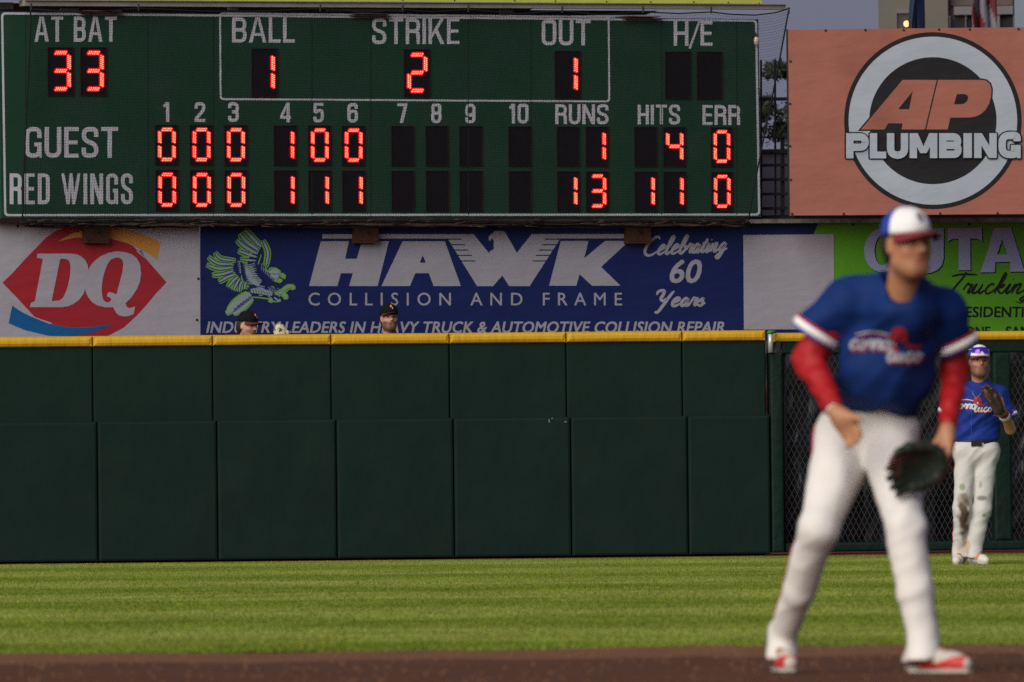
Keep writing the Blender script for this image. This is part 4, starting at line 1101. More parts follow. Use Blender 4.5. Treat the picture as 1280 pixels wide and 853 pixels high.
hbox(ux2 + .001, ux3, 0, zt_h - .02, -.02, 11.9, 'wall', mat('hotel_pale_wall', (.17, .21, .25, 1), .8, .08, 1), ht)
hbox(ux0 - .2, ux3 + .2, zt_h, zt_h + .4, .3, 12.6, 'cornice', M_HTRIM, ht)
zs0 = HP.at(1250, 15).z
fl = 2.9
for k in range(-2, 3):
    zb = zs0 + k * fl
    if zb < .5 or zb + 2 > zt_h: continue
    # ribbon window of the bay
    hbox(ux1 + .1, ux2 - .02, zb - .04, zb + .1, -.02, .22, 'sill', M_HTRIM, ht)
    wn = hbox(UW(1188), UW(1266.5), zb - 1.7, zb - .12, -.18, .06, 'window', M_GLASS, ht)
    for xx, ww in ((1187, 1.4), (1207, 1.2), (1227, 1.2), (1247.5, 4.2), (1267, 1.2)):
        a = UW(xx); hbox(a - ww / 75 / 2, a + ww / 75 / 2, zb - 1.75, zb - .05, -.05, .12, 'mullion', M_HTRIM, wn)
    hbox(UW(1188), UW(1266), zb + .12, zb + 1.0, -.2, .05, 'spandrel', M_PANEL, ht)
    zl = HP.at(1128, 17).z + k * fl
    wn = hbox(UW(1121), UW(1137), zl - 1.5, zl, .012, .03, 'window', mat('window_curtained', (.05, .045, .05, 1), .3, .3, 3), ht)
    hbox(UW(1120), UW(1138), zl, zl + .06, .06, .08, 'lintel', M_HTRIM, wn)
    hbox(UW(1120), UW(1121), zl - 1.5, zl - .001, .05, .07, 'frame', M_HTRIM, wn)
    hbox(UW(1137), UW(1138), zl - 1.5, zl - .001, .05, .07, 'frame', M_HTRIM, wn)
# lit lamp behind the glass
lc = HP.at(1133, 30, .12)
g = Geo()
for i in range(6):
    for k in range(10):
        q = [lc + Vector((.045 * math.sin(a) * math.cos(t), .045 * math.sin(a) * math.sin(t), .05 * math.cos(a))) for a, t in ((math.pi * i / 6, .628 * k), (math.pi * i / 6, .628 * k + .628), (math.pi * (i + 1) / 6, .628 * k + .628), (math.pi * (i + 1) / 6, .628 * k))]
        g.add(q, [(0, 1, 2, 3)])
wl = thing('wall_lamp', lc - Vector((0, 0, .1)), 'glowing orange lamp beside the hotel window', 'lamp')
g.build('globe', mat('lamp_glow', (.8, .4, .1, 1), .5, 0, emit=(1, .42, .10, 1), es=2.6), wl, smooth=True)
g = Geo(); g.tube([lc - Vector((0, 0, .05)), lc + Vector((0, .1, -.1))], .015, 6); g.build('arm', M_DARK, wl)

# two flags, limp on their poles
def flag(px, d, ptop, w_px, name_l, cols, seed):
    s = FPX / d
    top = J(px, ptop, d)
    pole = thing('flagpole', (top.x, top.y, 0), 'slim flagpole carrying ' + name_l, 'flagpole')
    g = Geo(); g.tube([(top.x, top.y, 0), (top.x, top.y, top.z * .5), (top.x, top.y, top.z + .35)], .04, 10, radii=[.05, .04, .025]); g.build('pole', M_STEEL, pole, smooth=True)
    g = Geo(); c = Vector((top.x, top.y, top.z + .4))
    for i in range(6):
        for k in range(8):
            q = [c + Vector((.06 * math.sin(a) * math.cos(t), .06 * math.sin(a) * math.sin(t), .06 * math.cos(a))) for a, t in ((math.pi * i / 6, .785 * k), (math.pi * i / 6, .785 * k + .785), (math.pi * (i + 1) / 6, .785 * k + .785), (math.pi * (i + 1) / 6, .785 * k))]
            g.add(q, [(0, 1, 2, 3)])
    g.build('finial', V_GOLD, pole, smooth=True)
    V = []; F = []; C = []
    nu, nv = 40, 60; H = cols['h']; W = w_px / s
    for side in (0, 1):
        for j in range(nv + 1):
            v = j / nv; z = top.z - H * v
            sp = W * (.3 + .7 * min(1, v * 1.6)) 
            for i in range(nu + 1):
                u = i / nu
                x = top.x + .03 + sp * u * (cols['dir']) - .04 * cols['dir'] * math.sin(u * 20 + v * 2)
                y = top.y - .05 + .12 * math.sin(u * 17 + v * 3 + seed) * (.4 + u) + side * .006
                V.append((x, y, z - .25 * u * (1 - .3 * v)))
                C.append(cols['f'](u, v))
    n = (nu + 1) * (nv + 1)
    for j in range(nv):
        for i in range(nu):
            a = j * (nu + 1) + i
            F.append((a, a + 1, a + nu + 2, a + nu + 1)); F.append((n + a + nu + 1, n + a + nu + 2, n + a + 1, n + a))
    o = link('flag', V, F, mat('flag_cloth', (1, 1, 1, 1), .8, .12, 4, attr=True), smooth=True, col=C)
    return o
NAVY = (.010, .018, .055); RED_ = (.10, .008, .014); WH = (.15, .14, .17)
def usf(u, v):
    if v < .56 and u < 1.0 and (v < .52): 
        return NAVY if u > .12 or v < .5 else WH
    k = int((v * 1.2 + u * 1.7) * 5.0) % 2
    return RED_ if k == 0 else WH
f1 = flag(1148.5, 150, -85, 17, 'the plain navy flag', {'h': 1.6, 'dir': -1, 'f': lambda u, v: (.010, .022, .062)}, 0)
tag(f1, 'limp dark navy flag hanging in front of the beige wall', 'flag')
f2 = flag(1238, 152, -110, 30, 'the red, white and blue flag', {'h': 1.85, 'dir': -1, 'f': usf}, 2)
tag(f2, 'limp flag with red and white stripes under navy, in front of the windows', 'flag')

# trees seen through the gap and a far tree line
M_BARK = mat('bark', (.05, .04, .03, 1), .9, .3, 10)
M_LEAF = mat('leaf', (.05, .08, .02, 1), .8, 0, attr=True)
def tree(x, y, h, rad, label, nleaf=2600, zb=.35, seed=0, lobes=None):
    t = thing('tree', (x, y, 0), label, 'tree', None)
    rnd = np.random.default_rng(seed)
    g = Geo()
    g.tube([(x, y, 0), (x + .1, y, h * .3), (x, y, h * .55), (x + .1, y, h * .8)], .1, 8, radii=[.035 * h, .025 * h, .015 * h, .005 * h])
    for k in range(9):
        a = rnd.uniform(0, 6.28); z = h * rnd.uniform(.3, .65); L = rad * rnd.uniform(.5, .9)
        g.tube([(x, y, z), (x + L * .5 * math.cos(a), y + L * .5 * math.sin(a), z + L * .35), (x + L * math.cos(a), y + L * math.sin(a), z + L * .8)], .05, 5, radii=[.012 * h, .007 * h, .003 * h])
    g.build('trunk', M_BARK, t)
    cl = []
    for k in range(34):
        a = rnd.uniform(0, 6.28); zz = rnd.uniform(zb, 1); rr = rad * math.sqrt(rnd.uniform(0, 1)) * math.sin(math.pi * (.12 + .85 * (zz - zb) / (1 - zb))) ** .6
        cl.append((x + rr * math.cos(a), y + rr * math.sin(a), h * zz, rad * rnd.uniform(.16, .36), rnd.uniform(.6, 1.4)))
    V = []; F = []; C = []
    for i in range(nleaf):
        c = cl[rnd.integers(len(cl))]
        d = rnd.normal(size=3); d /= np.linalg.norm(d); r = c[3] * rnd.uniform(.3, 1.05)
        p = np.array([c[0], c[1], c[2]]) + d * r * np.array([1, 1, .75])
        a_ = rnd.normal(size=3); a_ /= np.linalg.norm(a_); b_ = np.cross(a_, d); b_ /= max(np.linalg.norm(b_), 1e-3)
        sz = rnd.uniform(.03, .07)
        n0 = len(V); V += [p - a_ * sz, p + b_ * sz * .5, p + a_ * sz, p - b_ * sz * .5]; F.append((n0, n0 + 1, n0 + 2, n0 + 3))
        k_ = c[4] * rnd.uniform(.75, 1.25); C += [(.020 * k_, .028 * k_, .012 * k_)] * 4
    link('crown', V, F, M_LEAF, t, col=C)
    return t
for px, py, d, rad, lab, sd in ((957, 78, 175, 1.0, 'dark leafy tree behind the black railing', 2), (1010, 135, 190, 2.2, 'broad dark tree hidden mostly by the orange banner', 5)):
    p = J(px, py, d); tree(p.x + .15, d, p.z, rad, lab, 14000 if sd == 2 else 6000, .3, sd)
# a low far wood closing the horizon
def far_wood():
    rnd = np.random.default_rng(9); V = []; F = []; C = []
    for i in range(9000):
        x = rnd.uniform(-60, 60); y = 240 + rnd.uniform(0, 25); h = 4.5 + 1.6 * noise.noise(Vector((x * .15, 0, 0))) + .8 * noise.noise(Vector((x * .6, 4, 0)))
        z = rnd.uniform(0, h); sz = rnd.uniform(.25, .6)
        a_ = rnd.normal(size=3); a_ /= np.linalg.norm(a_); b_ = rnd.normal(size=3); b_ /= np.linalg.norm(b_)
        n0 = len(V); p = np.array([x, y, z]); V += [p - a_ * sz, p + b_ * sz * .6, p + a_ * sz, p - b_ * sz * .6]; F.append((n0, n0 + 1, n0 + 2, n0 + 3))
        k_ = rnd.uniform(.6, 1.4); C += [(.028 * k_, .042 * k_, .016 * k_)] * 4
    o = link('far_wood', V, F, M_LEAF, base=(0, 250, 0), col=C); tag(o, 'low dark wood far behind the ballpark', 'wood', kind='stuff')
far_wood()
# ================================================================== PEOPLE
# bodies and clothes are grown as one smooth surface from measured joints
def smin(a, b, k):
    if k <= 0: return np.minimum(a, b)
    h = np.maximum(k - np.abs(a - b), 0) / k
    return np.minimum(a, b) - h * h * k * .25
class Field:
    def __init__(s, lo, hi, h):
        s.lo = np.array(lo, dtype=np.float64); s.h = h
        n = np.ceil((np.array(hi) - s.lo) / h).astype(int) + 2
        s.ax = [s.lo[i] + h * np.arange(n[i]) for i in range(3)]
        s.F = np.full(tuple(n), 1e3, dtype=np.float32)
    def _sl(s, lo, hi, m):
        r = []
        for i in range(3):
            a = max(int((lo[i] - m - s.lo[i]) / s.h), 0); b = min(int((hi[i] + m - s.lo[i]) / s.h) + 2, s.F.shape[i])
            r.append(slice(a, max(b, a)))
        return tuple(r)
    def _P(s, sl):
        return s.ax[0][sl[0]][:, None, None], s.ax[1][sl[1]][None, :, None], s.ax[2][sl[2]][None, None, :]
    def _put(s, sl, d, k, op):
        d = d.astype(np.float32)
        if op == 'add': s.F[sl] = smin(s.F[sl], d, k)
        elif op == 'sub': s.F[sl] = -smin(-s.F[sl], d, k)
    def cap(s, a, b, ra, rb=None, k=.02, sy=1.0, sx=1.0, cut=False, op='add'):
        """tapered limb from a to b; cut = flat ends"""
        a = np.array(a, dtype=float); b = np.array(b, dtype=float); rb = ra if rb is None else rb
        R = max(ra, rb); sl = s._sl(np.minimum(a, b) - R * max(sx, 1), np.maximum(a, b) + R * max(sx, 1), max(k, .03))
        if s.F[sl].size == 0: return
        x, y, z = s._P(sl); ab = b - a; L2 = ab @ ab; L = math.sqrt(L2)
        t = ((x - a[0]) * ab[0] + (y - a[1]) * ab[1] + (z - a[2]) * ab[2]) / L2
        tc = np.clip(t, 0, 1)
        dx = (x - (a[0] + ab[0] * tc)) / sx; dy = (y - (a[1] + ab[1] * tc)) / sy; dz = z - (a[2] + ab[2] * tc)
        if cut:
            ex = (t - tc) * L
            dist = np.sqrt(np.maximum(dx * dx + dy * dy + dz * dz - ex * ex, 0)) - (ra + (rb - ra) * tc)
            dist = np.maximum(dist * min(sy, sx, 1), np.abs(t - .5) * L - .5 * L)
        else:
            dist = (np.sqrt(dx * dx + dy * dy + dz * dz) - (ra + (rb - ra) * tc)) * min(sy, sx, 1)
        s._put(sl, dist, k, op)
    def ell(s, c, r, k=.02, fr=None, op='add'):
        c = np.array(c, dtype=float); r = np.array(r, dtype=float); R = r.max()
        sl = s._sl(c - R, c + R, max(k, .03))
        if s.F[sl].size == 0: return
        x, y, z = s._P(sl); x = x - c[0]; y = y - c[1]; z = z - c[2]
        if fr is not None:
            A = np.array([list(v) for v in fr])
            x, y, z = A[0, 0] * x + A[0, 1] * y + A[0, 2] * z, A[1, 0] * x + A[1, 1] * y + A[1, 2] * z, A[2, 0] * x + A[2, 1] * y + A[2, 2] * z
        k0 = np.sqrt((x / r[0]) ** 2 + (y / r[1]) ** 2 + (z / r[2]) ** 2); k1 = np.sqrt((x / r[0] ** 2) ** 2 + (y / r[1] ** 2) ** 2 + (z / r[2] ** 2) ** 2)
        s._put(sl, k0 * (k0 - 1) / np.maximum(k1, 1e-6), k, op)
    def plane(s, c, n, lo=None, hi=None, k=0):
        """cut away everything on the side n points to (within a box)"""
        lo = s.lo if lo is None else np.array(lo); hi = np.array([a[-1] for a in s.ax]) if hi is None else np.array(hi)
        sl = s._sl(lo, hi, 0); x, y, z = s._P(sl); n = Vector(n).normalized()
        d = (x - c[0]) * n[0] + (y - c[1]) * n[1] + (z - c[2]) * n[2]
        s.F[sl] = np.maximum(s.F[sl], d.astype(np.float32))
    def mesh(s, it=2):
        F = s.F; ins = F < 0; nx, ny, nz = F.shape; C = (nx - 1, ny - 1, nz - 1)
        NC = C[0] * C[1] * C[2]; ids = []; pos = []; quads = []
        for ax in range(3):
            a = [slice(None)] * 3; b = [slice(None)] * 3; a[ax] = slice(0, -1); b[ax] = slice(1, None)
            A = ins[tuple(a)]; B = ins[tuple(b)]
            I = np.argwhere(A != B)
            o1, o2 = (ax + 1) % 3, (ax + 2) % 3
            I = I[(I[:, o1] > 0) & (I[:, o2] > 0) & (I[:, o1] < F.shape[o1] - 1) & (I[:, o2] < F.shape[o2] - 1)]
            if len(I) == 0: continue
            f0 = F[tuple(I.T)]; J2 = I.copy(); J2[:, ax] += 1; f1 = F[tuple(J2.T)]
            t = f0 / (f0 - f1); p = I.astype(float); p[:, ax] += t
            q = []
            for d1, d2 in ((-1, -1), (0, -1), (0, 0), (-1, 0)):
                c = I.copy(); c[:, o1] += d1; c[:, o2] += d2
                ci = (c[:, 0] * C[1] + c[:, 1]) * C[2] + c[:, 2]
                q.append(ci); ids.append(ci); pos.append(p)
            q = np.stack(q, 1); fl = ~(f0 < 0); q[fl] = q[fl][:, ::-1]; quads.append(q)
        ids = np.concatenate(ids); pos = np.concatenate(pos); quads = np.concatenate(quads)
        u, inv = np.unique(ids, return_inverse=True)
        cnt = np.bincount(inv); V = np.stack([np.bincount(inv, pos[:, i]) / cnt for i in range(3)], 1)
        Q = np.searchsorted(u, quads)
        E = np.concatenate([Q[:, [0, 1]], Q[:, [1, 2]], Q[:, [2, 3]], Q[:, [3, 0]]]); n = len(V)
        for _ in range(it):
            deg = np.bincount(E[:, 0], minlength=n) + np.bincount(E[:, 1], minlength=n)
            S = np.stack([np.bincount(E[:, 0], V[E[:, 1], i], n) + np.bincount(E[:, 1], V[E[:, 0], i], n) for i in range(3)], 1)
            V = V * .45 + .55 * S / np.maximum(deg, 1)[:, None]
        return V * s.h + s.lo, Q
def vnormals(V, Q):
    a = V[Q[:, 2]] - V[Q[:, 0]]; b = V[Q[:, 3]] - V[Q[:, 1]]; n = np.cross(a, b); N = np.zeros_like(V)
    for i in range(4):
        for c in range(3): N[:, c] += np.bincount(Q[:, i], n[:, c], len(V))
    return N / np.maximum(np.linalg.norm(N, axis=1), 1e-9)[:, None]
def folds(V, Q, amp, sc, seed=0, stretch=(1, 1, 1)):
    """cloth creases: ridged noise pushed along the surface normal"""
    N = vnormals(V, Q); st = np.array(stretch) * sc
    d = np.empty(len(V))
    for i, p in enumerate(V):
        q = Vector((p[0] * st[0] + seed, p[1] * st[1], p[2] * st[2]))
        d[i] = (.5 - abs(noise.noise(q))) * 1.1 - .28 + .4 * noise.noise(q * 2.3)
    return V + N * (d * amp)[:, None]
def creases(V, Q, ang, amp, freq, z0, z1, seed=0, along=.22):
    """long pulled folds running at an angle across the cloth, between two heights"""
    N = vnormals(V, Q); c, s_ = math.cos(ang), math.sin(ang); d = np.zeros(len(V))
    for i, p in enumerate(V):
        if p[2] < z0 - .1 or p[2] > z1 + .1: continue
        f = min(1, max(0, (p[2] - z0 + .1) / .1)) * min(1, max(0, (z1 + .1 - p[2]) / .1))
        a = -s_ * p[0] + c * p[2]; b = c * p[0] + s_ * p[2]
        n1 = noise.noise(Vector((a * freq + seed, b * freq * along, p[1] * 1.5)))
        d[i] = f * (.35 - abs(n1) * 1.6 + .25 * noise.noise(Vector((a * freq * 2.2, b * freq * along * 1.5, seed))))
    return V + N * (d * amp)[:, None]
def solid(name, F, m, parent, it=2, fold=None, col=None, crease=()):
    V, Q = F.mesh(it)
    for cr in crease: V = creases(V, Q, *cr)
    if fold: V = folds(V, Q, *fold)
    C = col(V) if col else None
    o = link(name, V, Q, m, parent, smooth=True, col=C)
    return o, V, Q
def frame(yaw, pitch=0, roll=0):
    """right-hand, forward, up; yaw 0 looks at the camera, positive turns to the picture's right"""
    f = Vector((math.sin(yaw) * math.cos(pitch), -math.cos(yaw) * math.cos(pitch), math.sin(pitch)))
    u = Vector((0, 0, 1)); x = f.cross(u).normalized(); u = x.cross(f)
    x2 = x * math.cos(roll) + u * math.sin(roll); u2 = u * math.cos(roll) - x * math.sin(roll)
    return x2, f, u2       # x2 points to the person's right hand side

def head_prims(F, c, fr, s=1.0, k=.02, mouth=0.0):
    X, Fw, U = fr; L = lambda x, y, z: c + X * (x * s) + Fw * (y * s) + U * (z * s)
    E = lambda p, r, kk=.02, op='add': F.ell(L(*p), [q * s for q in r], kk * s, fr, op)
    C = lambda a, b, ra, rb, kk=.015: F.cap(L(*a), L(*b), ra * s, rb * s, kk * s)
    E((0, -.012, .035), (.074, .094, .088), .03); E((0, .028, -.03), (.061, .066, .082), .04)
    E((0, .045, -.078), (.038, .040, .036), .03); C((-.045, .01, -.06), (-.022, .065, -.088), .02, .018, .03); C((.045, .01, -.06), (.022, .065, -.088), .02, .018, .03)
    E((-.038, .060, -.012), (.022, .018, .02), .02); E((.038, .060, -.012), (.022, .018, .02), .02)
    E((-.029, .097, .021), (.016, .014, .011), .012, 'sub'); E((.029, .097, .021), (.016, .014, .011), .012, 'sub')
    C((-.045, .077, .038), (-.012, .088, .036), .010, .010, .014); C((.045, .077, .038), (.012, .088, .036), .010, .010, .014)
    C((0, .088, .028), (0, .112, -.012), .009, .0125, .010); E((-.012, .094, -.016), (.009, .011, .008), .008); E((.012, .094, -.016), (.009, .011, .008), .008)
    C((-.019, .083, -.046), (.019, .083, -.046), .0065, .0065, .008); C((-.016, .082, -.056), (.016, .082, -.056), .0075, .0075, .008)
    if mouth: E((0, .092, -.051), (.015, .012, .005 * mouth), .004, 'sub')
    for q in (-1, 1):
        E((q * .074, -.008, .005), (.012, .018, .031), .008); E((q * .082, -.002, .007), (.006, .010, .018), .006, 'sub')
def head_tint(c, fr, s, base, beard=0.0):
    X, Fw, U = [np.array(v) for v in fr]; cc = np.array(c)
    def f(V):
        d = (V - cc) / s; x = d @ X; y = d @ Fw; z = d @ U
        C = np.tile(np.array(base), (len(V), 1))
        near = (np.abs(x) < .1) & (np.abs(z) < .14) & (np.abs(y) < .13)
        g = lambda q, a: np.exp(-(q / a) ** 2)
        lip = near * (y > .05) * g(x, .024) * g(z + .050, .009); C = C * (1 - .85 * lip[:, None]) + np.array([.26, .055, .045]) * .85 * lip[:, None]
        so = near * (y > .03) * (g(x - .031, .020) + g(x + .031, .020)) * g(z - .024, .014); so = np.clip(so, 0, 1)[:, None]; C = C * (1 - .15 * so * np.array([.8, 1, 1]))  # skin round the eyes darkened: socket shade put into the tint
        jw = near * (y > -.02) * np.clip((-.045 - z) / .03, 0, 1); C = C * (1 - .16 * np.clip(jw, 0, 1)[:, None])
        br = near * (y > .04) * (g(x - .031, .018) + g(x + .031, .018)) * g(z - .047, .0065); br = np.clip(br, 0, 1)[:, None]; C = C * (1 - .4 * br) + np.array([.03, .018, .012]) * .4 * br
        ck = near * (y > .02) * (g(x - .045, .02) + g(x + .045, .02)) * g(z + .012, .022); C = C * (1 + np.stack([.10 * ck, -.10 * ck, -.10 * ck], 1))
        if beard:
            b = near * (y > -.02) * np.clip((-.030 - z + .25 * np.abs(x) - .2 * np.clip(.05 - y, 0, 1)) / .015, 0, 1) * np.clip((.125 + z) / .02, 0, 1)
            b = b * (1 - .8 * g(x, .018) * g(z + .05, .007)) * (y > -.01)
            b = np.clip(b, 0, 1)[:, None] * beard; C = C * (1 - b) + np.array([.045, .026, .018]) * b
        return C
    return f
def eyes(c, fr, s, parent):
    X, Fw, U = fr
    for q in (-1, 1):
        g = Geo(); e = c + X * (q * .029 * s) + Fw * (.078 * s) + U * (.021 * s)
        for i in range(6):
            for k in range(10):
                P = []
                for a, t in ((math.pi * i / 6, .628 * k), (math.pi * i / 6, .628 * (k + 1)), (math.pi * (i + 1) / 6, .628 * (k + 1)), (math.pi * (i + 1) / 6, .628 * k)):
                    P.append(e + (Fw * math.cos(a) + X * (math.sin(a) * math.cos(t)) + U * (math.sin(a) * math.sin(t))) * .0118 * s)
                g.add(P, [(0, 1, 2, 3)], 1 if i < 2 else 0)
        g.build('eye', [mat('eye_white', (.42, .38, .36, 1), .25, 0), mat('iris_dark', (.02, .012, .01, 1), .2, 0)], parent, smooth=True)

def cap_hat(c, fr, s, parent, m_front, m_back, m_brim, m_under=None, tilt=.0, emblem=None, half=62, droop=1.0):
    """baseball cap: six-panel crown, curved brim, button"""
    X, Fw, U = fr
    U2 = (U + Fw * tilt).normalized(); F2 = X.cross(U2) * -1; F2 = F2 if F2.dot(Fw) > 0 else -F2
    o = c + U * (.048 * s) - Fw * (.006 * s)
    rx, ry, rz = .083 * s, .101 * s, .092 * s
    def P(az, el, e=1.0):
        r = math.cos(el) ** .82; hh = math.sin(el)
        frontb = max(0, math.cos(az)); k = 1 + .10 * frontb * math.sin(2 * el)
        seam = 1 - .012 * (abs(math.cos(3 * az)) ** 12) 
        return o + X * (rx * e * r * math.sin(az) * seam) + F2 * (ry * e * r * math.cos(az) * k * seam) + U2 * (rz * e * hh)
    def part(name, a0, a1, m):
        V = []; F = []; na, ne = 20, 12
        for e in (1.0, .965):
            for i in range(ne + 1):
                for j in range(na + 1): V.append(P(a0 + (a1 - a0) * j / na, math.pi / 2 * i / ne, e))
        n = (na + 1) * (ne + 1)
        for i in range(ne):
            for j in range(na):
                a = i * (na + 1) + j; F.append((a, a + 1, a + na + 2, a + na + 1)); F.append((n + a + na + 1, n + a + na + 2, n + a + 1, n + a))
        for j in range(na): F.append((j, n + j, n + j + 1, j + 1))
        return link(name, V, F, m, parent, smooth=True)
    A = math.radians(half)
    p1 = part('cap_front', -A, A, m_front); part('cap_back', A + .001, 2 * math.pi - A - .001, m_back)
    V = []; F = []; nu, nv = 24, 8; B = math.radians(66)
    for sd in (0, 1):
        for j in range(nv + 1):
            for i in range(nu + 1):
                az = -B + 2 * B * i / nu; base = P(az, 0, 1.0 - .01)
                ln = .072 * s * math.cos(az * .5 * math.pi / B) ** .55
                q = base + F2 * (ln * j / nv) + X * (.010 * s * math.sin(az) * j / nv)
                q = q - U2 * (.030 * s * (math.sin(az) ** 2) * (j / nv) + (.008 * s * (j / nv) ** 2 + .016 * s * (droop - 1) * (j / nv)) - .001 * s + sd * .0035 * s)
                V.append(q)
    n = (nu + 1) * (nv + 1)
    for j in range(nv):
        for i in range(nu):
            a = j * (nu + 1) + i; F.append((a, a + nu + 1, a + nu + 2, a + 1)); F.append((n + a, n + a + 1, n + a + nu + 2, n + a + nu + 1))
    for i in range(nu): a = nv * (nu + 1) + i; F.append((a, n + a, n + a + 1, a + 1))
    mi = [k % 2 for k in range(2 * nu * nv)] + [0] * nu
    link('cap_brim', V, F, [m_brim, m_under or m_brim], parent, smooth=True, mi=mi)
    g = Geo(); t = P(0, math.pi / 2); g.tube([t - U2 * .002, t + U2 * .004 * s, t + U2 * .007 * s], .01, 10, radii=[.009 * s, .009 * s, .004 * s]); g.build('cap_button', m_back, p1)
    if emblem:
        for m_, strokes, wd in emblem:
            g = Geo()
            for st_ in strokes:
                V2, F2_ = ribbon2d(st_, wd, .3, 5)
                g.add([P(v[0] / (.95), .62 + v[1] * .9, 1.03 + .004 * len(g.F) / 40) for v in V2], F2_)
            g.build('cap_emblem', m_, p1)
    return o, P

def hand(F, W, D, N, S, s=1.0, curl=(.5, .55, .6, .65), spread=.12, thumb=(.7, .6, .25), k=.010):
    """wrist W, direction of the fingers D, palm facing N, thumb side S"""
    D = D.normalized(); S = (S - D * S.dot(D)).normalized(); N = D.cross(S) * (1 if D.cross(S).dot(N) > 0 else -1)
    F.cap(W, W + D * .03 * s, .027 * s, .030 * s, .02)
    for a, b in ((-.030, .012), (-.010, .013), (.011, .013), (.031, .012)):
        F.cap(W + D * .025 * s + S * a * .7 * s, W + D * .088 * s + S * a * s, .017 * s, .0125 * s, .018 * s)
    F.cap(W + D * .02 * s + S * .022 * s, W + D * .055 * s + S * .038 * s + N * .010 * s, .018 * s, .016 * s, .016 * s)
    tips = []
    for i, (o, ln) in enumerate(((.031, .072), (.011, .082), (-.010, .076), (-.030, .060))):
        p = W + D * .090 * s + S * o * s; a = curl[i]; d = (D + S * (o * spread / .03)).normalized()
        for j, (fr_, r) in enumerate(((.45, .0098), (.31, .0088), (.26, .0078))):
            a2 = a * (.7 + .55 * j); q = p + (d * math.cos(a2) + N * math.sin(a2)) * (ln * fr_ * s)
            F.cap(p, q, r * s, (r - .0009) * s, .005); p = q
        tips.append(p)
    p = W + D * .040 * s + S * .040 * s + N * .008 * s
    d = (S * thumb[0] + D * thumb[1] + N * thumb[2]).normalized()
    q = p + d * .034 * s; F.cap(p, q, .0135 * s, .0115 * s, .010); d2 = (d + D * .5 + N * .2).normalized(); F.cap(q, q + d2 * .028 * s, .0112 * s, .009 * s, .006)
    return tips

def glove(name, c, D, S, N, s, m_main, m_dark, label, group=None):
    """fielder's glove: deep pocket, four stuffed fingers, thumb, laced web and heel"""
    D = D.normalized(); S = (S - D * S.dot(D)).normalized(); N2 = D.cross(S); N = N2 if N2.dot(N) > 0 else -N2
    L = lambda x, y, z: c + S * (x * s) + D * (y * s) + N * (z * s)
    R = .24 * s
    F = Field(np.array(c) - R, np.array(c) + R, .0055)
    fr = (S, D, N)
    F.ell(L(0, -.02, 0), (.095 * s, .090 * s, .038 * s), .03, fr)
    F.ell(L(.0, -.085, .015), (.075 * s, .035 * s, .034 * s), .02, fr)
    for o, ln, kx in ((.030, .165, .05), (.002, .172, .008), (-.026, .165, -.03), (-.052, .145, -.06)):
        F.cap(L(o * 1.05, .01, -.004), L(o * 1.12 + kx * .22, ln * .65, .008), .023 * s, .021 * s, .014)
        F.cap(L(o * 1.12 + kx * .22, ln * .65, .008), L(o * 1.12 + kx * .36, ln * .97, .034), .021 * s, .017 * s, .010)
    F.cap(L(.075, -.045, .01), L(.118, .055, .035), .030 * s, .024 * s, .02); F.cap(L(.118, .055, .035), L(.120, .115, .055), .024 * s, .018 * s, .012)
    F.cap(L(-.07, -.05, .01), L(-.082, .06, .02), .027 * s, .022 * s, .02)
    F.ell(L(.004, .005, .060), (.072 * s, .080 * s, .048 * s), .02, fr, 'sub')
    t = thing(name, L(0, -.12, 0), label, 'baseball glove', group)
    solid('glove_shell', F, m_main, t, 1, (.003, 30, 3))
    # web: crossed leather straps between thumb and forefinger
    g = Geo()
    for k in range(6):
        y = .035 + k * .018; g.tube([L(.060, y + .004, .018), L(.085, y, .030), L(.112, y - .004, .042)], .006 * s, 6)
    for k in range(3):
        x = .070 + k * .014; g.tube([L(x, .03, .024 + k * .006), L(x, .08, .030 + k * .006), L(x - .002, .135, .034 + k * .006)], .006 * s, 6)
    g.tube([L(.055, .14, .03), L(.085, .152, .044), L(.118, .13, .056)], .009 * s, 6)
    g.build('web', m_dark, t, smooth=True)['kind'] = 'stuff'
    g = Geo()
    for k in range(7):
        a = k / 6; g.tube([L(-.06 + .12 * a, -.112, .02), L(-.055 + .12 * a, -.118, .034), L(-.045 + .12 * a, -.108, .044)], .0035 * s, 5)
    g.tube([L(-.055, .10, .02), L(-.02, .115, .028), L(.02, .118, .030), L(.05, .11, .03)], .0035 * s, 5)
    g.build('lacing', m_dark, t, smooth=True)['kind'] = 'stuff'
    g = Geo(); g.tube([L(-.06, -.10, -.03), L(-.02, -.105, -.048), L(.03, -.105, -.046), L(.065, -.095, -.02)], .013 * s, 8); g.build('wrist_strap', m_dark, t, smooth=True)
    return t

def drape_strokes(shapes, Vv, Qq, origin_fn, direction, off, name, m, parent):
    """stitch lettering onto cloth: each point is dropped onto the garment along 'direction'"""
    bvh = BVHTree.FromPolygons([tuple(v) for v in Vv.tolist()], [tuple(q) for q in Qq.tolist()])
    g = Geo(); k = 0; direction = Vector(direction).normalized()
    for V2, F2 in shapes:
        P = []; ok = True
        for v in V2:
            o = origin_fn(v[0], v[1]); h = bvh.ray_cast(o, direction, 2.0)
            if h[0] is None: ok = False; h = bvh.find_nearest(o + direction * .35)
            P.append(h[0] - direction * (off + k * .0003))
        if ok: g.add(P, F2)
        k += 1
    if g.V: return g.build(name, m, parent)

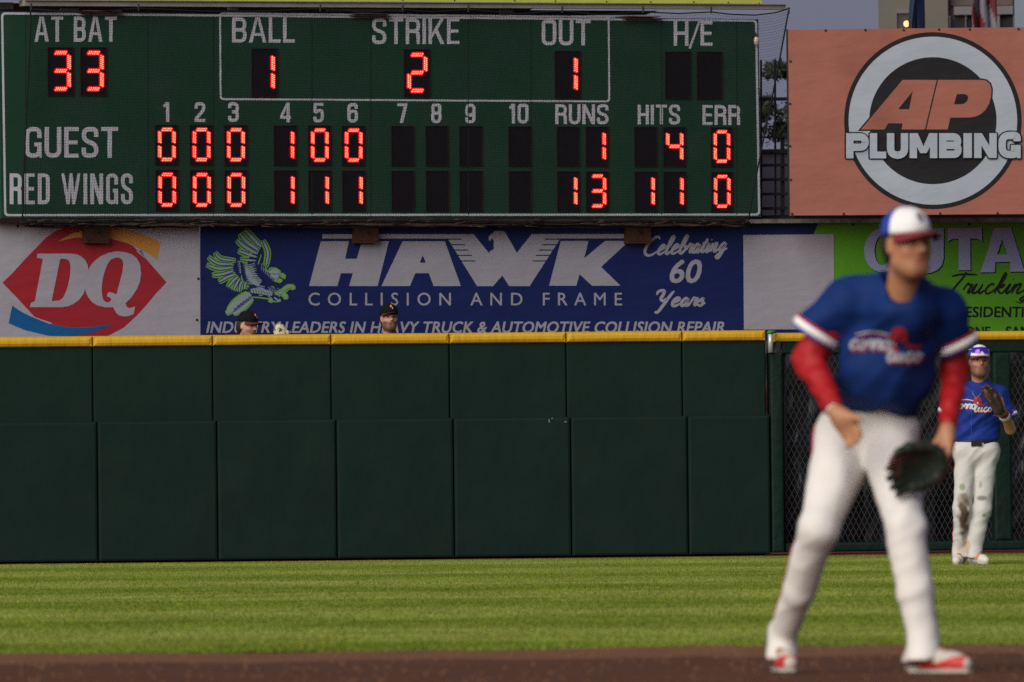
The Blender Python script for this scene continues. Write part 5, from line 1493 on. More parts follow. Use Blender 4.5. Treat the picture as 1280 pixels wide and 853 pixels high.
def shoe(F, heel, toe, up, s=1.0):
    d = (toe - heel); L = d.length; d.normalize(); x = d.cross(up).normalized()
    F.cap(heel + up * .035 * s, heel + d * L * .35 + up * .050 * s, .034 * s, .038 * s, .02)
    F.cap(heel + d * L * .3 + up * .045 * s, heel + d * L * .72 + up * .032 * s, .038 * s, .038 * s, .02)
    F.cap(heel + d * L * .68 + up * .030 * s, heel + d * (L - .03) + up * .026 * s, .040 * s, .030 * s, .02)
    F.cap(heel + up * .04 * s, heel + up * .095 * s + d * .02, .036 * s, .036 * s, .02)
def sole(heel, toe, up, m, parent, s=1.0):
    d = (toe - heel); L = d.length; d.normalize(); x = d.cross(up).normalized(); V = []; F = []
    prof = [(-.012, .020), (.03, .034), (.30, .034), (.45, .036), (.68, .044), (.85, .040), (1.0, .014)]
    n = len(prof)
    for zz in (0, .010):
        for f, wd in prof: V.append(heel + d * (L * f) + x * wd * s + up * zz * s)
        for f, wd in reversed(prof): V.append(heel + d * (L * f) - x * wd * s + up * zz * s)
    m2 = 2 * n; F = [tuple(range(m2))[::-1], tuple(range(m2, 2 * m2))] + [(i, (i + 1) % m2, m2 + (i + 1) % m2, m2 + i) for i in range(m2)]
    o = link('sole', V, F, m, parent)
    g = Geo()
    for f, q in ((.08, 1), (.08, -1), (.62, 1), (.62, -1), (.78, 1), (.78, -1), (.92, 0)):
        p = heel + d * (L * f) + x * (q * .024 * s); g.tube([p + up * .001, p - up * .009 * s], .005, 6, radii=[.006, .003])
    g.build('cleat', m, o)['kind'] = 'stuff'
    return o
def band(a, b, r0, r1, name, m, parent, n=28, sy=1.0):
    g = Geo(); a = Vector(a); b = Vector(b); d = (b - a).normalized(); ref = Vector((0, 1, 0)) if abs(d.y) < .8 else Vector((1, 0, 0))
    x = d.cross(ref).normalized(); y = x.cross(d).normalized(); V = []; F = []
    for p, r in ((a, r0 * .9), (a, r0), (b, r1), (b, r1 * .9)):
        for k in range(n): V.append(p + x * (r * math.cos(6.28318 * k / n)) + y * (r * sy * math.sin(6.28318 * k / n)))
    for j in range(3):
        for k in range(n): F.append((j * n + k, j * n + (k + 1) % n, (j + 1) * n + (k + 1) % n, (j + 1) * n + k))
    return link(name, V, F, m, parent, smooth=True)

M_SKIN = mat('skin', (1, 1, 1, 1), .5, .06, 30, .1, 120, .4, attr=True)
for m_ in (M_SKIN,):
    b_ = m_.node_tree.nodes['Principled BSDF']; b_.inputs['Subsurface Weight'].default_value = .08; b_.inputs['Subsurface Radius'].default_value = (.01, .004, .002)
M_JER = mat('jersey_blue', (.0038, .0225, .118, 1), .7, .10, 9, .3, 60, .15, bdist=.004)
M_PANT = mat('trouser_white', (1, 1, 1, 1), .8, .05, 5, .25, 50, .2, attr=True, bdist=.004)
M_RSL = mat('undershirt_red', (.34, .006, .009, 1), .6, .10, 14, .3, 60, .3)
M_CW = mat('cloth_white', (.78, .77, .76, 1), .75, .06, 20)
M_CR = mat('cloth_red', (.34, .012, .02, 1), .7, .08, 20)
M_CB = mat('cloth_royal', (.02, .05, .34, 1), .7, .08, 20)
M_CK = mat('cloth_black', (.0045, .004, .005, 1), .9, .1, 20, spec=.15)
M_DHAIR = mat('hair_dark', (.018, .011, .008, 1), .55, .4, 60, .6, 90, .4)
M_SHW = mat('shoe_white', (.42, .38, .33, 1), .5, .1, 30)
M_SHR = mat('shoe_red', (.62, .03, .03, 1), .45, .1, 30)
M_LETW = mat('stitched_white', (.52, .52, .56, 1), .7, .05, 30)
M_LETR = mat('stitched_red', (.26, .008, .016, 1), .7, .05, 30)
M_GLV = mat('glove_green_black', (.018, .026, .016, 1), .45, .4, 14, .3, 40, .4, dirt=((.085, .030, .018, 1), 1.6, 7))
M_LETD = mat('stitched_grey', (.30, .31, .36, 1), .7, .05, 30)
M_GLV2 = mat('glove_brown', (.030, .016, .012, 1), .5, .35, 14, .3, 40, .4)
M_GLVR = mat('glove_tan_lace', (.13, .045, .025, 1), .5, .2, 14)
def piping(path, V, Q, r, name, m, parent, n=40):
    bvh = BVHTree.FromPolygons([tuple(v) for v in V.tolist()], [tuple(q) for q in Q.tolist()])
    P = [Vector(p) for p in path]; pts = []
    for i in range(len(P) - 1):
        for k in range(n): pts.append(bvh.find_nearest(P[i].lerp(P[i + 1], k / n))[0])
    g = Geo(); g.tube(pts[::2], r, 5); return g.build(name, m, parent, smooth=True)
SK = (.40, .185, .095); SK2 = (.42, .20, .12)
TROU = (.68, .65, .61)

def jersey_letters(j3, V, Q, parent, x0, x1, xm, y0, y1, xh, wd, dirv, d0, red, m_l=None):
    """script across the chest in two rows with a red figure between them"""
    o = lambda x, y: j3(x, y, d0)
    S1 = script2d('corro', x0, xm, y0, y0 + (xm - x0) * .02, xh, wd, .15, .1)
    S1.append(ribbon2d([(x0 + (xm - x0) * .15, y0 - xh * 1.6), (x0 + (xm - x0) * .55, y0 - xh * 1.9), (xm - 1, y0 - xh * 1.5)], wd * .6, .6, 6))
    S2 = script2d('luco', xm - (xm - x0) * .12, x1, y1, y1, xh * .95, wd, .15, .1)
    sh_ = [([(a + wd * .55, b + wd * .8) for a, b in V_], F_) for V_, F_ in S1 + S2]
    drape_strokes(sh_, V, Q, o, dirv, .0015, 'lettering_shadow', M_LETR, parent)
    drape_strokes(S1 + S2, V, Q, o, dirv, .006, 'lettering', m_l or M_LETW, parent)
    drape_strokes([ribbon2d(p, w_, .2, 5) for p, w_ in red], V, Q, o, dirv, .010, 'figure_emblem', M_LETR, parent)

# ------------------------------------------------------------------ the blurred infielder near the camera
def near_player():
    D = 42.5
    j = lambda x, y, d=0.0: J(x, y, D + d)
    base = j(1085, 838); base.z = 0
    t = thing('person', base, 'blurred ballplayer close to the camera, red sleeves, leaning forward with gloved hand low', 'person', 'ballplayers in royal blue jerseys')
    fr = frame(math.radians(31), math.radians(-1), math.radians(-3))
    hc = j(1134, 309, -.36)
    shA, elA, wrA = j(1056, 380, -.18), j(1011, 450, -.16), j(1046, 517, -.38)       # picture left
    shB, elB, wrB = j(1184, 392, -.12), j(1195, 465, -.05), j(1184, 540, -.30)
    hipA, knA, anA = j(1059, 555, .05), j(1020, 668, -.30), j(977, 800, .10)
    hipB, knB, anB = j(1112, 552, -.02), j(1133, 668, -.50), j(1155, 806, -.52)
    anA.z = .10; anB.z = .10
    neck = j(1127, 364, -.26); chest = j(1116, 430, -.17); waist = j(1100, 505, .0); pel = j(1088, 548, .02)
    upv = Vector((0, 0, 1))
    # skin: one continuous body
    F = Field((base.x - .62, base.y - 1.0, -.02), (base.x + .62, base.y + .55, 1.95), .008)
    F.cap(pel, waist, .125, .105, .03, .6); F.cap(waist, chest + Vector((0, .05, 0)), .105, .115, .03, .55); F.cap(chest + Vector((0, .04, 0)), neck - Vector((0, 0, .05)), .115, .075, .03, .62)
    F.cap(shA, shB, .055, .055, .05); F.cap(neck - Vector((0, 0, .04)), hc - fr[2] * .06 - fr[1] * .02, .064, .056, .025)
    for s_, e_, w_ in ((shA, elA, wrA), (shB, elB, wrB)): F.cap(s_, e_, .052, .040, .03); F.cap(e_, w_, .042, .027, .02)
    for h_, k_, a_ in ((hipA, knA, anA), (hipB, knB, anB)): F.cap(h_, k_, .065, .030, .015); F.cap(k_, a_, .030, .026, .01)
    toeA = Vector((anA.x - .02, anA.y - .20, .05)); toeB = Vector((anB.x + .16, anB.y - .10, .05))
    F.cap(anA, anA.lerp(toeA, .45), .029, .018, .02); F.cap(anB, anB.lerp(toeB, .45), .029, .018, .02)
    head_prims(F, hc, fr, 1.0, .02, .6)
    hand(F, wrA, j(1076, 556, -.42) - wrA, Vector((.4, -.3, -.3)), Vector((.8, -.5, .5)), 1.05, (.75, .7, .7, .75), .1, (.5, .8, .2))
    hand(F, wrB, j(1176, 590, -.36) - wrB, Vector((-.6, -.6, 0)), Vector((-.5, .6, 0)), 1.0, (.4, .4, .4, .4), .1)
    V, Q = F.mesh(2)
    C = head_tint(hc, fr, 1.0, SK)(V)
    link('body', V, Q, M_SKIN, t, smooth=True, col=C)
    eyes(hc, fr, 1.0, t)
    # hair
    F = Field(hc - Vector((.16, .16, .2)), hc + Vector((.16, .16, .2)), .006)
    X, Fw, U = fr
    F.ell(hc - Fw * .028 + U * .012, (.081, .088, .095), .02, fr); F.cap(hc - Fw * .075 - U * .04, hc - Fw * .06 - U * .085, .035, .025, .02, sx=1.3)
    F.plane(hc + Fw * .006, Fw); F.plane(hc + U * .070, U)
    for q in (-1, 1): F.ell(hc + X * q * .085 - Fw * .002 - U * .0, (.022, .020, .034), .005, fr, 'sub')
    F.ell(hc + Fw * .05 - U * .05, (.085, .065, .07), .01, fr, 'sub')
    solid('hair', F, M_DHAIR, t, 1, (.006, 45, 1))
    G_ = [(M_CK, [[(.10, -.14), (-.02, -.22), (-.12, -.12), (-.13, .06), (-.02, .16), (.10, .08), (.10, -.02), (.0, -.02)]], .075), (mat('emblem_brown', (.16, .05, .03, 1), .7), [[(.02, -.10), (-.06, 0), (.0, .07)]], .06)]
    cap_hat(hc, fr, 1.06, t, M_CW, M_CB, mat('brim_deep_red', (.17, .010, .018, 1), .7), m_under=mat('brim_under', (.05, .006, .02, 1), .7), tilt=-.04, emblem=G_, half=78, droop=.9)
    # jersey
    F = Field((base.x - .50, base.y - .95, .9), (base.x + .55, base.y + .5, 1.75), .0085)
    F.cap(j(1095, 528, .02), j(1098, 500, .0), .138, .136, .03, .70); F.cap(j(1098, 500, .0), j(1108, 445, -.14), .142, .190, .05, .64)
    F.cap(j(1108, 445, -.14), j(1120, 396, -.2), .196, .16, .04, .60)
    F.cap(shA + Vector((.02, 0, -.005)), shB + Vector((-.02, 0, 0)), .078, .072, .06)
    F.cap(neck + Vector((0, 0, .0)), neck - Vector((0, 0, .07)), .088, .12, .05)
    F.cap(neck + Vector((0, .03, -.005)), shA + Vector((.05, 0, .03)), .072, .068, .05); F.cap(neck + Vector((0, .03, -.005)), shB + Vector((-.04, 0, .03)), .070, .062, .05)
    cuA, cuB = j(1021, 415, -.17), j(1195, 430, -.09)
    F.cap(shA, cuA, .085, .088, .05, cut=False); F.cap(shB, cuB, .080, .075, .05)
    dA = (elA - shA).normalized(); dB = (elB - shB).normalized().lerp(Vector((.55, 0, -.83)), .6).normalized()
    lo = np.array(cuA) - .16; hi = np.array(cuA) + .16; F.plane(cuA + dA * .01, dA, lo, np.minimum(hi, [cuA.x + .075, 1e9, 1e9]))
    lo = np.array(cuB) - .14; lo[0] = cuB.x - .055; F.plane(cuB + dB * .01, dB, lo, np.array(cuB) + .16)
    F.plane(j(1100, 519, .0), Vector((-.08, -.12, -1)))
    # open collar
    F.cap(neck + Vector((0, .02, .12)), neck + Vector((0, -.01, -.02)), .078, .068, .01, op='sub'); F.cap(j(1127, 362, -.42), j(1128, 387, -.48), .058, .008, .008, sy=3.0, op='sub')
    F.cap(j(1126, 345, -.40), j(1127, 362, -.40), .080, .060, .01, sy=2.0, op='sub')
    o, Vj, Qj = solid('jersey', F, M_JER, t, 2, (.012, 5.5, 3, (1.0, 1, 1.3)), crease=((.62, .040, 9, .95, 1.24, 4), (-.5, .006, 8, 1.22, 1.6, 9)))
    jersey_letters(lambda x, y, d: J(x, y, d), Vj, Qj, t, 1069, 1162, 1122, 433, 449, 11, 3.6, Vector((0, 1, 0)), D - 1.0,
                   [([(1124, 424), (1128, 412), (1136, 414), (1137, 426)], 11), ([(1140, 428), (1152, 432), (1160, 430)], 5), ([(1122, 430), (1130, 436)], 6)], M_LETD)
    for (a, d_, r) in ((cuA, dA, .088), (cuB, dB, .077)):
        band(a - d_ * .022, a - d_ * .012, r + .009, r + .009, 'sleeve_stripe', M_CR, t)
        band(a - d_ * .0115, a + d_ * .016, r + .010, r + .009, 'sleeve_band', M_CW, t)
        band(a + d_ * .0165, a + d_ * .026, r + .002, r + .001, 'sleeve_hem', M_CB, t)
    # red long sleeves
    for nm, s_, e_, w_, k_ in (('A', shA, elA, wrA, 1.08), ('B', shB, elB, wrB, .95)):
        F = Field([min(s_[i], e_[i], w_[i]) - .09 for i in range(3)], [max(s_[i], e_[i], w_[i]) + .09 for i in range(3)], .007)
        F.cap(s_.lerp(e_, .2), e_, .058 * k_, .054 * k_, .03); F.cap(e_, w_, .053 * k_, .034 * k_, .03)
        d_ = (w_ - e_).normalized(); F.plane(w_ - d_ * .02, d_, np.array(w_) - .08, np.array(w_) + .08)
        solid('undershirt_sleeve', F, M_RSL, t, 2, (.013, 9, 5, (1, 1, 1.6)))
        band(w_ - d_ * .028, w_ - d_ * .018, .0335 * (1 if k_ > 1 else .93), .033 * (1 if k_ > 1 else .93), 'wristband', M_CW if k_ > 1 else M_RSL, t)
    # trousers
    F = Field((base.x - .52, base.y - .85, .03), (base.x + .52, base.y + .5, 1.12), .0085)
    F.cap(j(1096, 505, .0), j(1087, 535, .02), .138, .165, .03, .74); F.cap(j(1062, 545, .06), j(1110, 545, .0), .120, .108, .05, .95)
    for h_, k_, a_, rr in ((hipA, knA, anA, (.118, .072, .051)), (hipB, knB, anB, (.108, .074, .056))):
        F.cap(h_, h_.lerp(k_, .93), rr[0], rr[1], .03, .95); F.cap(k_.lerp(h_, .07), k_.lerp(a_, .5), rr[1], rr[2] + .010, .03); F.cap(k_.lerp(a_, .5), a_ + Vector((0, 0, .03)), rr[2] + .010, rr[2] - .002, .02)
        F.cap(a_ + Vector((0, 0, .06)), a_ + Vector((0, -.035, -.05)), rr[2] - .002, rr[2] + .010, .02)
    F.plane((0, 0, .055), (0, 0, -1)); F.plane(j(1100, 503, 0), Vector((0, 0, 1)))
    def tc(V):
        C = np.tile(np.array(TROU), (len(V), 1)); return C
    o, Vt, Qt = solid('trousers', F, M_PANT, t, 2, (.007, 5.0, 8, (1.3, 1, .8)), tc, crease=((.5, .006, 12, .05, .52, 3, .5), (.9, .014, 8, .72, .98, 5), (1.2, .007, 8, .5, .75, 1)))
    piping([j(1016, 530, .05), j(1002, 600, .0), j(984, 680, -.2), j(960, 770, .05)], Vt, Qt, .006, 'piping', M_CR, t)
    piping([j(1160, 530, .05), j(1165, 620, -.1), j(1170, 690, -.4), j(1180, 780, -.5)], Vt, Qt, .006, 'piping', M_CR, t)
    # shoes
    for a_, to in ((anA, Vector((anA.x + .03, anA.y - .22, 0))), (anB, Vector((anB.x + .165, anB.y - .15, 0)))):
        he = Vector((a_.x - (to.x - a_.x) * .25, a_.y - (to.y - a_.y) * .25, 0))
        F = Field([min(he[i], to[i]) - .09 for i in (0, 1)] + [.0], [max(he[i], to[i]) + .09 for i in (0, 1)] + [.2], .006)
        z0 = Vector((0, 0, .012)); shoe(F, he + z0, to + z0, upv, 1.02)
        d_ = (to - he).normalized()
        def scol(V, d_=d_, he=he, to=to):
            C = np.tile(np.array([.50, .44, .38]), (len(V), 1)); L = (to - he).length
            f = ((V[:, 0] - he.x) * d_.x + (V[:, 1] - he.y) * d_.y) / L; z = V[:, 2]
            red = (z < .056 + .012 * np.sin(f * 9)) & (z > .022) & (f > .2) & (f < .95); C[red] = (.52, .03, .03)
            C[(z > .03) & (z < .05) & (f < .2)] = (.06, .01, .02)
            return C
        o, V_, Q_ = solid('shoe', F, mat('shoe_upper', (1, 1, 1, 1), .5, .08, 30, attr=True), t, 1, None, scol)
        sole(he + Vector((0, 0, .008)), to + Vector((0, 0, .008)), upv, M_SHW, o, 1.0)
    # belt hidden by the jersey: only its edge shows; glove on the low hand
    glove('baseball_glove', j(1152, 583, -.45), Vector((-.92, -.25, -.28)), Vector((.15, -.25, .95)), Vector((.1, -1, .1)), .84, M_GLV, M_GLVR,
          'dark green and brown leather glove worn low by the blurred player', 'fielding gloves')
near_player()

# ------------------------------------------------------------------ the outfielder by the chain link
def outfielder():
    D = 91.5
    j = lambda x, y, d=0.0: J(x, y, D + d)
    base = j(1210, 706); base.z = 0
    t = thing('person', base, 'outfielder standing by the chain link, purple sunglasses on cap, dirt stained trouser leg', 'person', 'ballplayers in royal blue jerseys')
    fr = frame(math.radians(10), math.radians(2), math.radians(2))
    hc = j(1223.5, 454, -.05); s_h = .98
    shA, elA, wrA = j(1200, 492), j(1187, 524, .04), j(1181, 549, -.02)
    shB, elB, wrB = j(1249, 493), j(1263, 537, -.02), j(1252, 512, -.26)
    hipA, knA, anA = j(1207, 566), j(1203, 637, -.06), j(1200, 690, .05)
    hipB, knB, anB = j(1233, 566), j(1228, 637, -.04), j(1218, 691, -.02)
    neck = j(1224, 482, .02); chest = j(1225, 508, .0); waist = j(1222, 543, .02); pel = j(1220.5, 562, .02)
    anA.z = .10; anB.z = .10; upv = Vector((0, 0, 1))
    F = Field((base.x - .42, base.y - .50, -.02), (base.x + .52, base.y + .35, 1.95), .0075)
    F.cap(pel, waist, .13, .115, .03, .62); F.cap(waist, chest, .115, .14, .03, .62); F.cap(chest, neck - Vector((0, 0, .05)), .138, .07, .04, .62)
    F.cap(shA, shB, .048, .048, .05); F.cap(neck - Vector((0, 0, .04)), hc - fr[2] * .06 - fr[1] * .02, .060, .053, .02)
    for a_, e_, w_ in ((shA, elA, wrA), (shB, elB, wrB)): F.cap(a_, e_, .050, .040, .03); F.cap(e_, w_, .041, .026, .02)
    for h_, k_, a_ in ((hipA, knA, anA), (hipB, knB, anB)): F.cap(h_, k_, .075, .05, .03); F.cap(k_, a_, .05, .034, .02)
    toA, toB = Vector((anA.x - .035, anA.y - .20, .045)), Vector((anB.x + .10, anB.y - .17, .045))
    F.cap(anA, anA.lerp(toA, .5), .030, .022, .02); F.cap(anB, anB.lerp(toB, .5), .030, .022, .02)
    head_prims(F, hc, fr, s_h, .02, 0)
    hand(F, wrB, Vector((-.25, -.10, .9)), Vector((-.5, -.6, 0)), Vector((-.8, .4, 0)), .95, (.5, .5, .5, .5))
    hand(F, wrA, Vector((-.1, -.15, -1)), Vector((1, .1, 0)), Vector((.1, -1, -.1)), .95, (.35, .4, .45, .5))
    V, Q = F.mesh(2)
    link('body', V, Q, M_SKIN, t, smooth=True, col=head_tint(hc, fr, s_h, SK2, .55)(V))
    eyes(hc, fr, s_h, t)
    X, Fw, U = fr
    F = Field(hc - Vector((.16, .16, .2)), hc + Vector((.16, .16, .2)), .006)
    F.ell(hc - Fw * .026 + U * .012, (.079, .086, .092), .02, fr)
    F.plane(hc + Fw * .012, Fw); F.plane(hc + U * .06, U)
    for q in (-1, 1): F.ell(hc + X * q * .085, (.022, .020, .034), .005, fr, 'sub')
    F.ell(hc + Fw * .045 - U * .055, (.085, .075, .07), .01, fr, 'sub')
    solid('hair', F, M_DHAIR, t, 1, (.004, 45, 1))
    o_, P = cap_hat(hc, fr, 1.06, t, M_CW, M_CB, mat('brim_maroon', (.12, .012, .025, 1), .7), tilt=.0, droop=.7)
    # sunglasses resting on the cap
    sg = thing('sunglasses', hc + U * .1 + Fw * .1, 'purple mirrored wraparound sunglasses pushed up on the white cap front', 'sunglasses')
    V = []; Fc = []; n, m = 30, 6
    for e in (1.07, 1.045):
        for jj in range(m + 1):
            for i in range(n + 1):
                az = math.radians(-58 + 116 * i / n); f = abs(az) / math.radians(58)
                top = .78 - .10 * f; bot = .20 + .08 * f + .26 * math.exp(-(az / .13) ** 2)
                V.append(P(az, bot + (top - bot) * jj / m, e))
    N_ = (n + 1) * (m + 1)
    for jj in range(m):
        for i in range(n):
            a = jj * (n + 1) + i; Fc.append((a, a + 1, a + n + 2, a + n + 1)); Fc.append((N_ + a + n + 1, N_ + a + n + 2, N_ + a + 1, N_ + a))
    link('lens', V, Fc, mat('lens_purple', (.12, .03, .55, 1), .12, .3, 8, metal=.6, spec=.8), sg, smooth=True)
    g = Geo(); g.tube([P(math.radians(a), .78 - .10 * abs(a) / 58, 1.06) for a in range(-62, 63, 6)], .004, 6); g.build('frame', M_CK, sg, smooth=True)
    for q in (-1, 1):
        g = Geo(); g.tube([P(q * math.radians(a), .55, 1.06) for a in (60, 80, 100, 120)], .004, 6); g.build('temple_arm', mat('arm_pale', (.3, .42, .45, 1), .3), sg, smooth=True)
    # jersey
    F = Field((base.x - .40, base.y - .32, .9), (base.x + .50, base.y + .32, 1.62), .0075)
    F.cap(j(1221.5, 560, .02), j(1222, 540, .02), .170, .160, .03, .62); F.cap(j(1222, 540, .02), chest, .160, .165, .05, .62)
    F.cap(chest, j(1224, 494, 0), .165, .14, .04, .6); F.cap(shA, shB, .066, .066, .05)
    cuA, cuB = j(1184, 515, .03), j(1260, 519, .0)
    F.cap(shA, cuA, .070, .074, .04); F.cap(shB, cuB, .070, .076, .04)
    dA = (elA - shA).normalized(); dB = (elB - shB).normalized()
    F.plane(cuA + dA * .01, dA, np.array(cuA) - .13, np.minimum(np.array(cuA) + .13, [cuA.x + .05, 1e9, 1e9]))
    lo = np.array(cuB) - .13; lo[0] = cuB.x - .05; F.plane(cuB + dB * .01, dB, lo, np.array(cuB) + .14)
    F.plane(j(1220, 551.5, 0), Vector((.03, 0, -1)))
    F.cap(neck + Vector((0, .02, .12)), neck + Vector((0, 0, -.005)), .07, .064, .01, op='sub'); F.cap(j(1223, 482, -.2), j(1220.5, 501, -.2), .052, .008, .01, sy=3, op='sub')
    o, Vj, Qj = solid('jersey', F, mat('jersey_royal', (.006, .025, .20, 1), .65, .10, 9, .3, 60, .2, bdist=.004), t, 2, (.008, 7, 3, (1, 1, .9)), crease=((.55, .030, 10, .95, 1.25, 4), (-.7, .016, 9, 1.2, 1.5, 2)))
    jersey_letters(lambda x, y, d: J(x, y, d), Vj, Qj, t, 1199, 1247, 1226, 510, 514, 6, 1.7, Vector((0, 1, 0)), D - 1.0,
                   [([(1224, 504), (1226, 497), (1230, 499), (1231, 505)], 5), ([(1226, 505), (1236, 506)], 2.4)])
    g = Geo(); bv = BVHTree.FromPolygons([tuple(v) for v in Vj.tolist()], [tuple(q) for q in Qj.tolist()])
    pts = []
    for k in range(24):
        h = bv.ray_cast(J(1220.5 + .1 * k / 24, 503 + 47 * k / 24, D - 1), Vector((0, 1, 0)), 3)
        if h[0]: pts.append(h[0])
    g.tube(pts, .0035, 5); g.build('placket', M_CB, t, smooth=True)
    for (a, d_, r) in ((cuA, dA, .074), (cuB, dB, .076)):
        band(a - d_ * .026, a - d_ * .012, r + .002, r + .003, 'sleeve_stripe', M_CR, t)
        band(a - d_ * .0115, a + d_ * .014, r + .004, r + .003, 'sleeve_band', M_CW, t)
        band(a + d_ * .0145, a + d_ * .028, r + .002, r + .001, 'sleeve_hem', M_CB, t)
    dw = (wrB - elB).normalized(); wb_ = wrB - dw * .115
    band(wb_, wb_ + dw * .04, .046, .044, 'wristband', M_CW, t); band(wb_ + dw * .041, wb_ + dw * .055, .044, .043, 'wristband_stripe', M_CR, t)
    # chain at the open collar
    g = Geo(); g.tube([j(1213, 483, -.02), j(1216, 492, -.12), j(1220.5, 499, -.145), j(1226, 492, -.12), j(1231, 483, -.02)], .0028, 6); g.build('necklace', mat('silver', (.5, .45, .35, 1), .3, 0, metal=.8), t)
    # belt and trousers
    F = Field((base.x - .30, base.y - .30, .05), (base.x + .32, base.y + .3, 1.08), .0075)
    F.cap(j(1221.5, 547, .02), j(1221, 562, .02), .160, .178, .03, .68); F.cap(hipA, hipB, .10, .10, .04, .95)
    for h_, k_, a_, rr in ((hipA, knA, anA, (.090, .072, .060)), (hipB, knB, anB, (.090, .072, .060))):
        F.cap(h_, k_, rr[0], rr[1], .02, .95); F.cap(k_, a_ + Vector((0, 0, .02)), rr[1] - .002, rr[2], .03); F.cap(a_ + Vector((0, 0, .02)), a_ + Vector((0, -.03, -.035)), rr[2], rr[2] + .002, .02)
    F.plane((0, 0, .06), (0, 0, -1)); F.plane(j(1221, 552.5, 0), Vector((0, 0, 1)))
    def tc(V):
        C = np.tile(np.array([.52, .51, .49]), (len(V), 1))
        for (px, py, rx, rz, c, a) in ((1204.5, 647, 7.0, 27, (.065, .033, .013), .95), (1204, 626, 9, 10, (.15, .11, .05), .6), (1202.5, 609, 3.6, 5, (.12, .18, .04), .6), (1225, 606, 2.4, 6, (.13, .17, .05), .5), (1227, 623, 7, 3.5, (.10, .075, .045), .7),
                                       (1230, 645, 3, 3, (.10, .08, .06), .6), (1208, 684, 5, 9, (.42, .26, .12), .6), (1198, 690, 4, 6, (.5, .32, .18), .5)):
            p = j(px, py); q = ((V[:, 0] - p.x) / (rx / 155)) ** 2 + ((V[:, 2] - p.z) / (rz / 155)) ** 2
            nz_ = np.array([noise.noise(Vector((v[0] * 30, 0, v[2] * 22))) for v in V])
            w_ = np.clip(1.35 - q - nz_ * .7, 0, 1) * (V[:, 1] < p.y + .02) * a
            C = C * (1 - w_[:, None]) + np.array(c) * w_[:, None]
        return C
    o, Vt, Qt = solid('trousers', F, M_PANT, t, 2, (.005, 9, 8, (1, 1, .9)), tc, crease=((.45, .006, 16, .05, .40, 3, .5), (.8, .012, 11, .72, 1.0, 5), (1.1, .006, 10, .4, .72, 1)))
    piping([j(1190, 556, 0), j(1190, 600, 0), j(1188, 645, 0), j(1188, 680, 0)], Vt, Qt, .0045, 'piping', M_CR, t)
    bz0, bz1 = j(1221, 557, 0).z, j(1221, 550.5, 0).z
    V = []; Fc = []
    for z in (bz0, bz1):
        for k in range(36): a = 2 * math.pi * k / 36; V.append((j(1221.3, 553).x + .172 * math.cos(a), D + .02 + .118 * math.sin(a), z))
    Fc = [(k, (k + 1) % 36, 36 + (k + 1) % 36, 36 + k) for k in range(36)]
    link('belt', V, Fc, mat('belt_navy', (.012, .014, .03, 1), .4), t, smooth=True)
    g = Geo(); c = j(1220.5, 554.5, -.105); g.box(c, .085, .016, .045); g.build('belt_buckle', mat('buckle_dark', (.03, .025, .02, 1), .3, metal=.5), t)
    for a_, to in ((anA, Vector((anA.x - .04, anA.y - .21, 0))), (anB, Vector((anB.x + .10, anB.y - .19, 0)))):
        he = Vector((a_.x - (to.x - a_.x) * .22, a_.y - (to.y - a_.y) * .22, 0))
        F = Field([min(he[i], to[i]) - .08 for i in (0, 1)] + [.0], [max(he[i], to[i]) + .08 for i in (0, 1)] + [.18], .005)
        shoe(F, he + Vector((0, 0, .012)), to + Vector((0, 0, .012)), upv, 1.05)
        def scol(V, he=he, to=to):
            d_ = (to - he); L = d_.length; d_ = d_.normalized()
            f = ((V[:, 0] - he.x) * d_.x + (V[:, 1] - he.y) * d_.y) / L
            C = np.tile(np.array([.60, .55, .48]), (len(V), 1)); m_ = (V[:, 2] > .045) & (f > .2) & (f < .68); C[m_] = (.52, .25, .10)
            m_ = (V[:, 2] < .03); C[m_] = (.6, .58, .55); return C
        o, _, _ = solid('shoe', F, mat('shoe_upper', (1, 1, 1, 1), .5, .08, 30, attr=True), t, 1, None, scol)
        sole(he + Vector((0, 0, .006)), to + Vector((0, 0, .006)), upv, M_SHW, o, 1.0)
        g = Geo(); d_ = (to - he).normalized(); x_ = Vector((-d_.y, d_.x, 0))
        for k in range(5):
            p = he + d_ * ((to - he).length * (.36 + .08 * k)) + Vector((0, 0, .092 - .006 * k)); g.tube([p + x_ * .022, p + Vector((0, 0, .006)), p - x_ * .022], .003, 5)
        g.build('lace', M_CW, o)['kind'] = 'stuff'
    glove('baseball_glove', j(1246, 503, -.33), Vector((-.30, -.15, .93)), Vector((-.28, .95, .05)), Vector((-.95, -.28, -.1)), .92, M_GLV2, M_GLVR,
          'dark brown leather glove held up at the chest of the outfielder', 'fielding gloves')
outfielder()

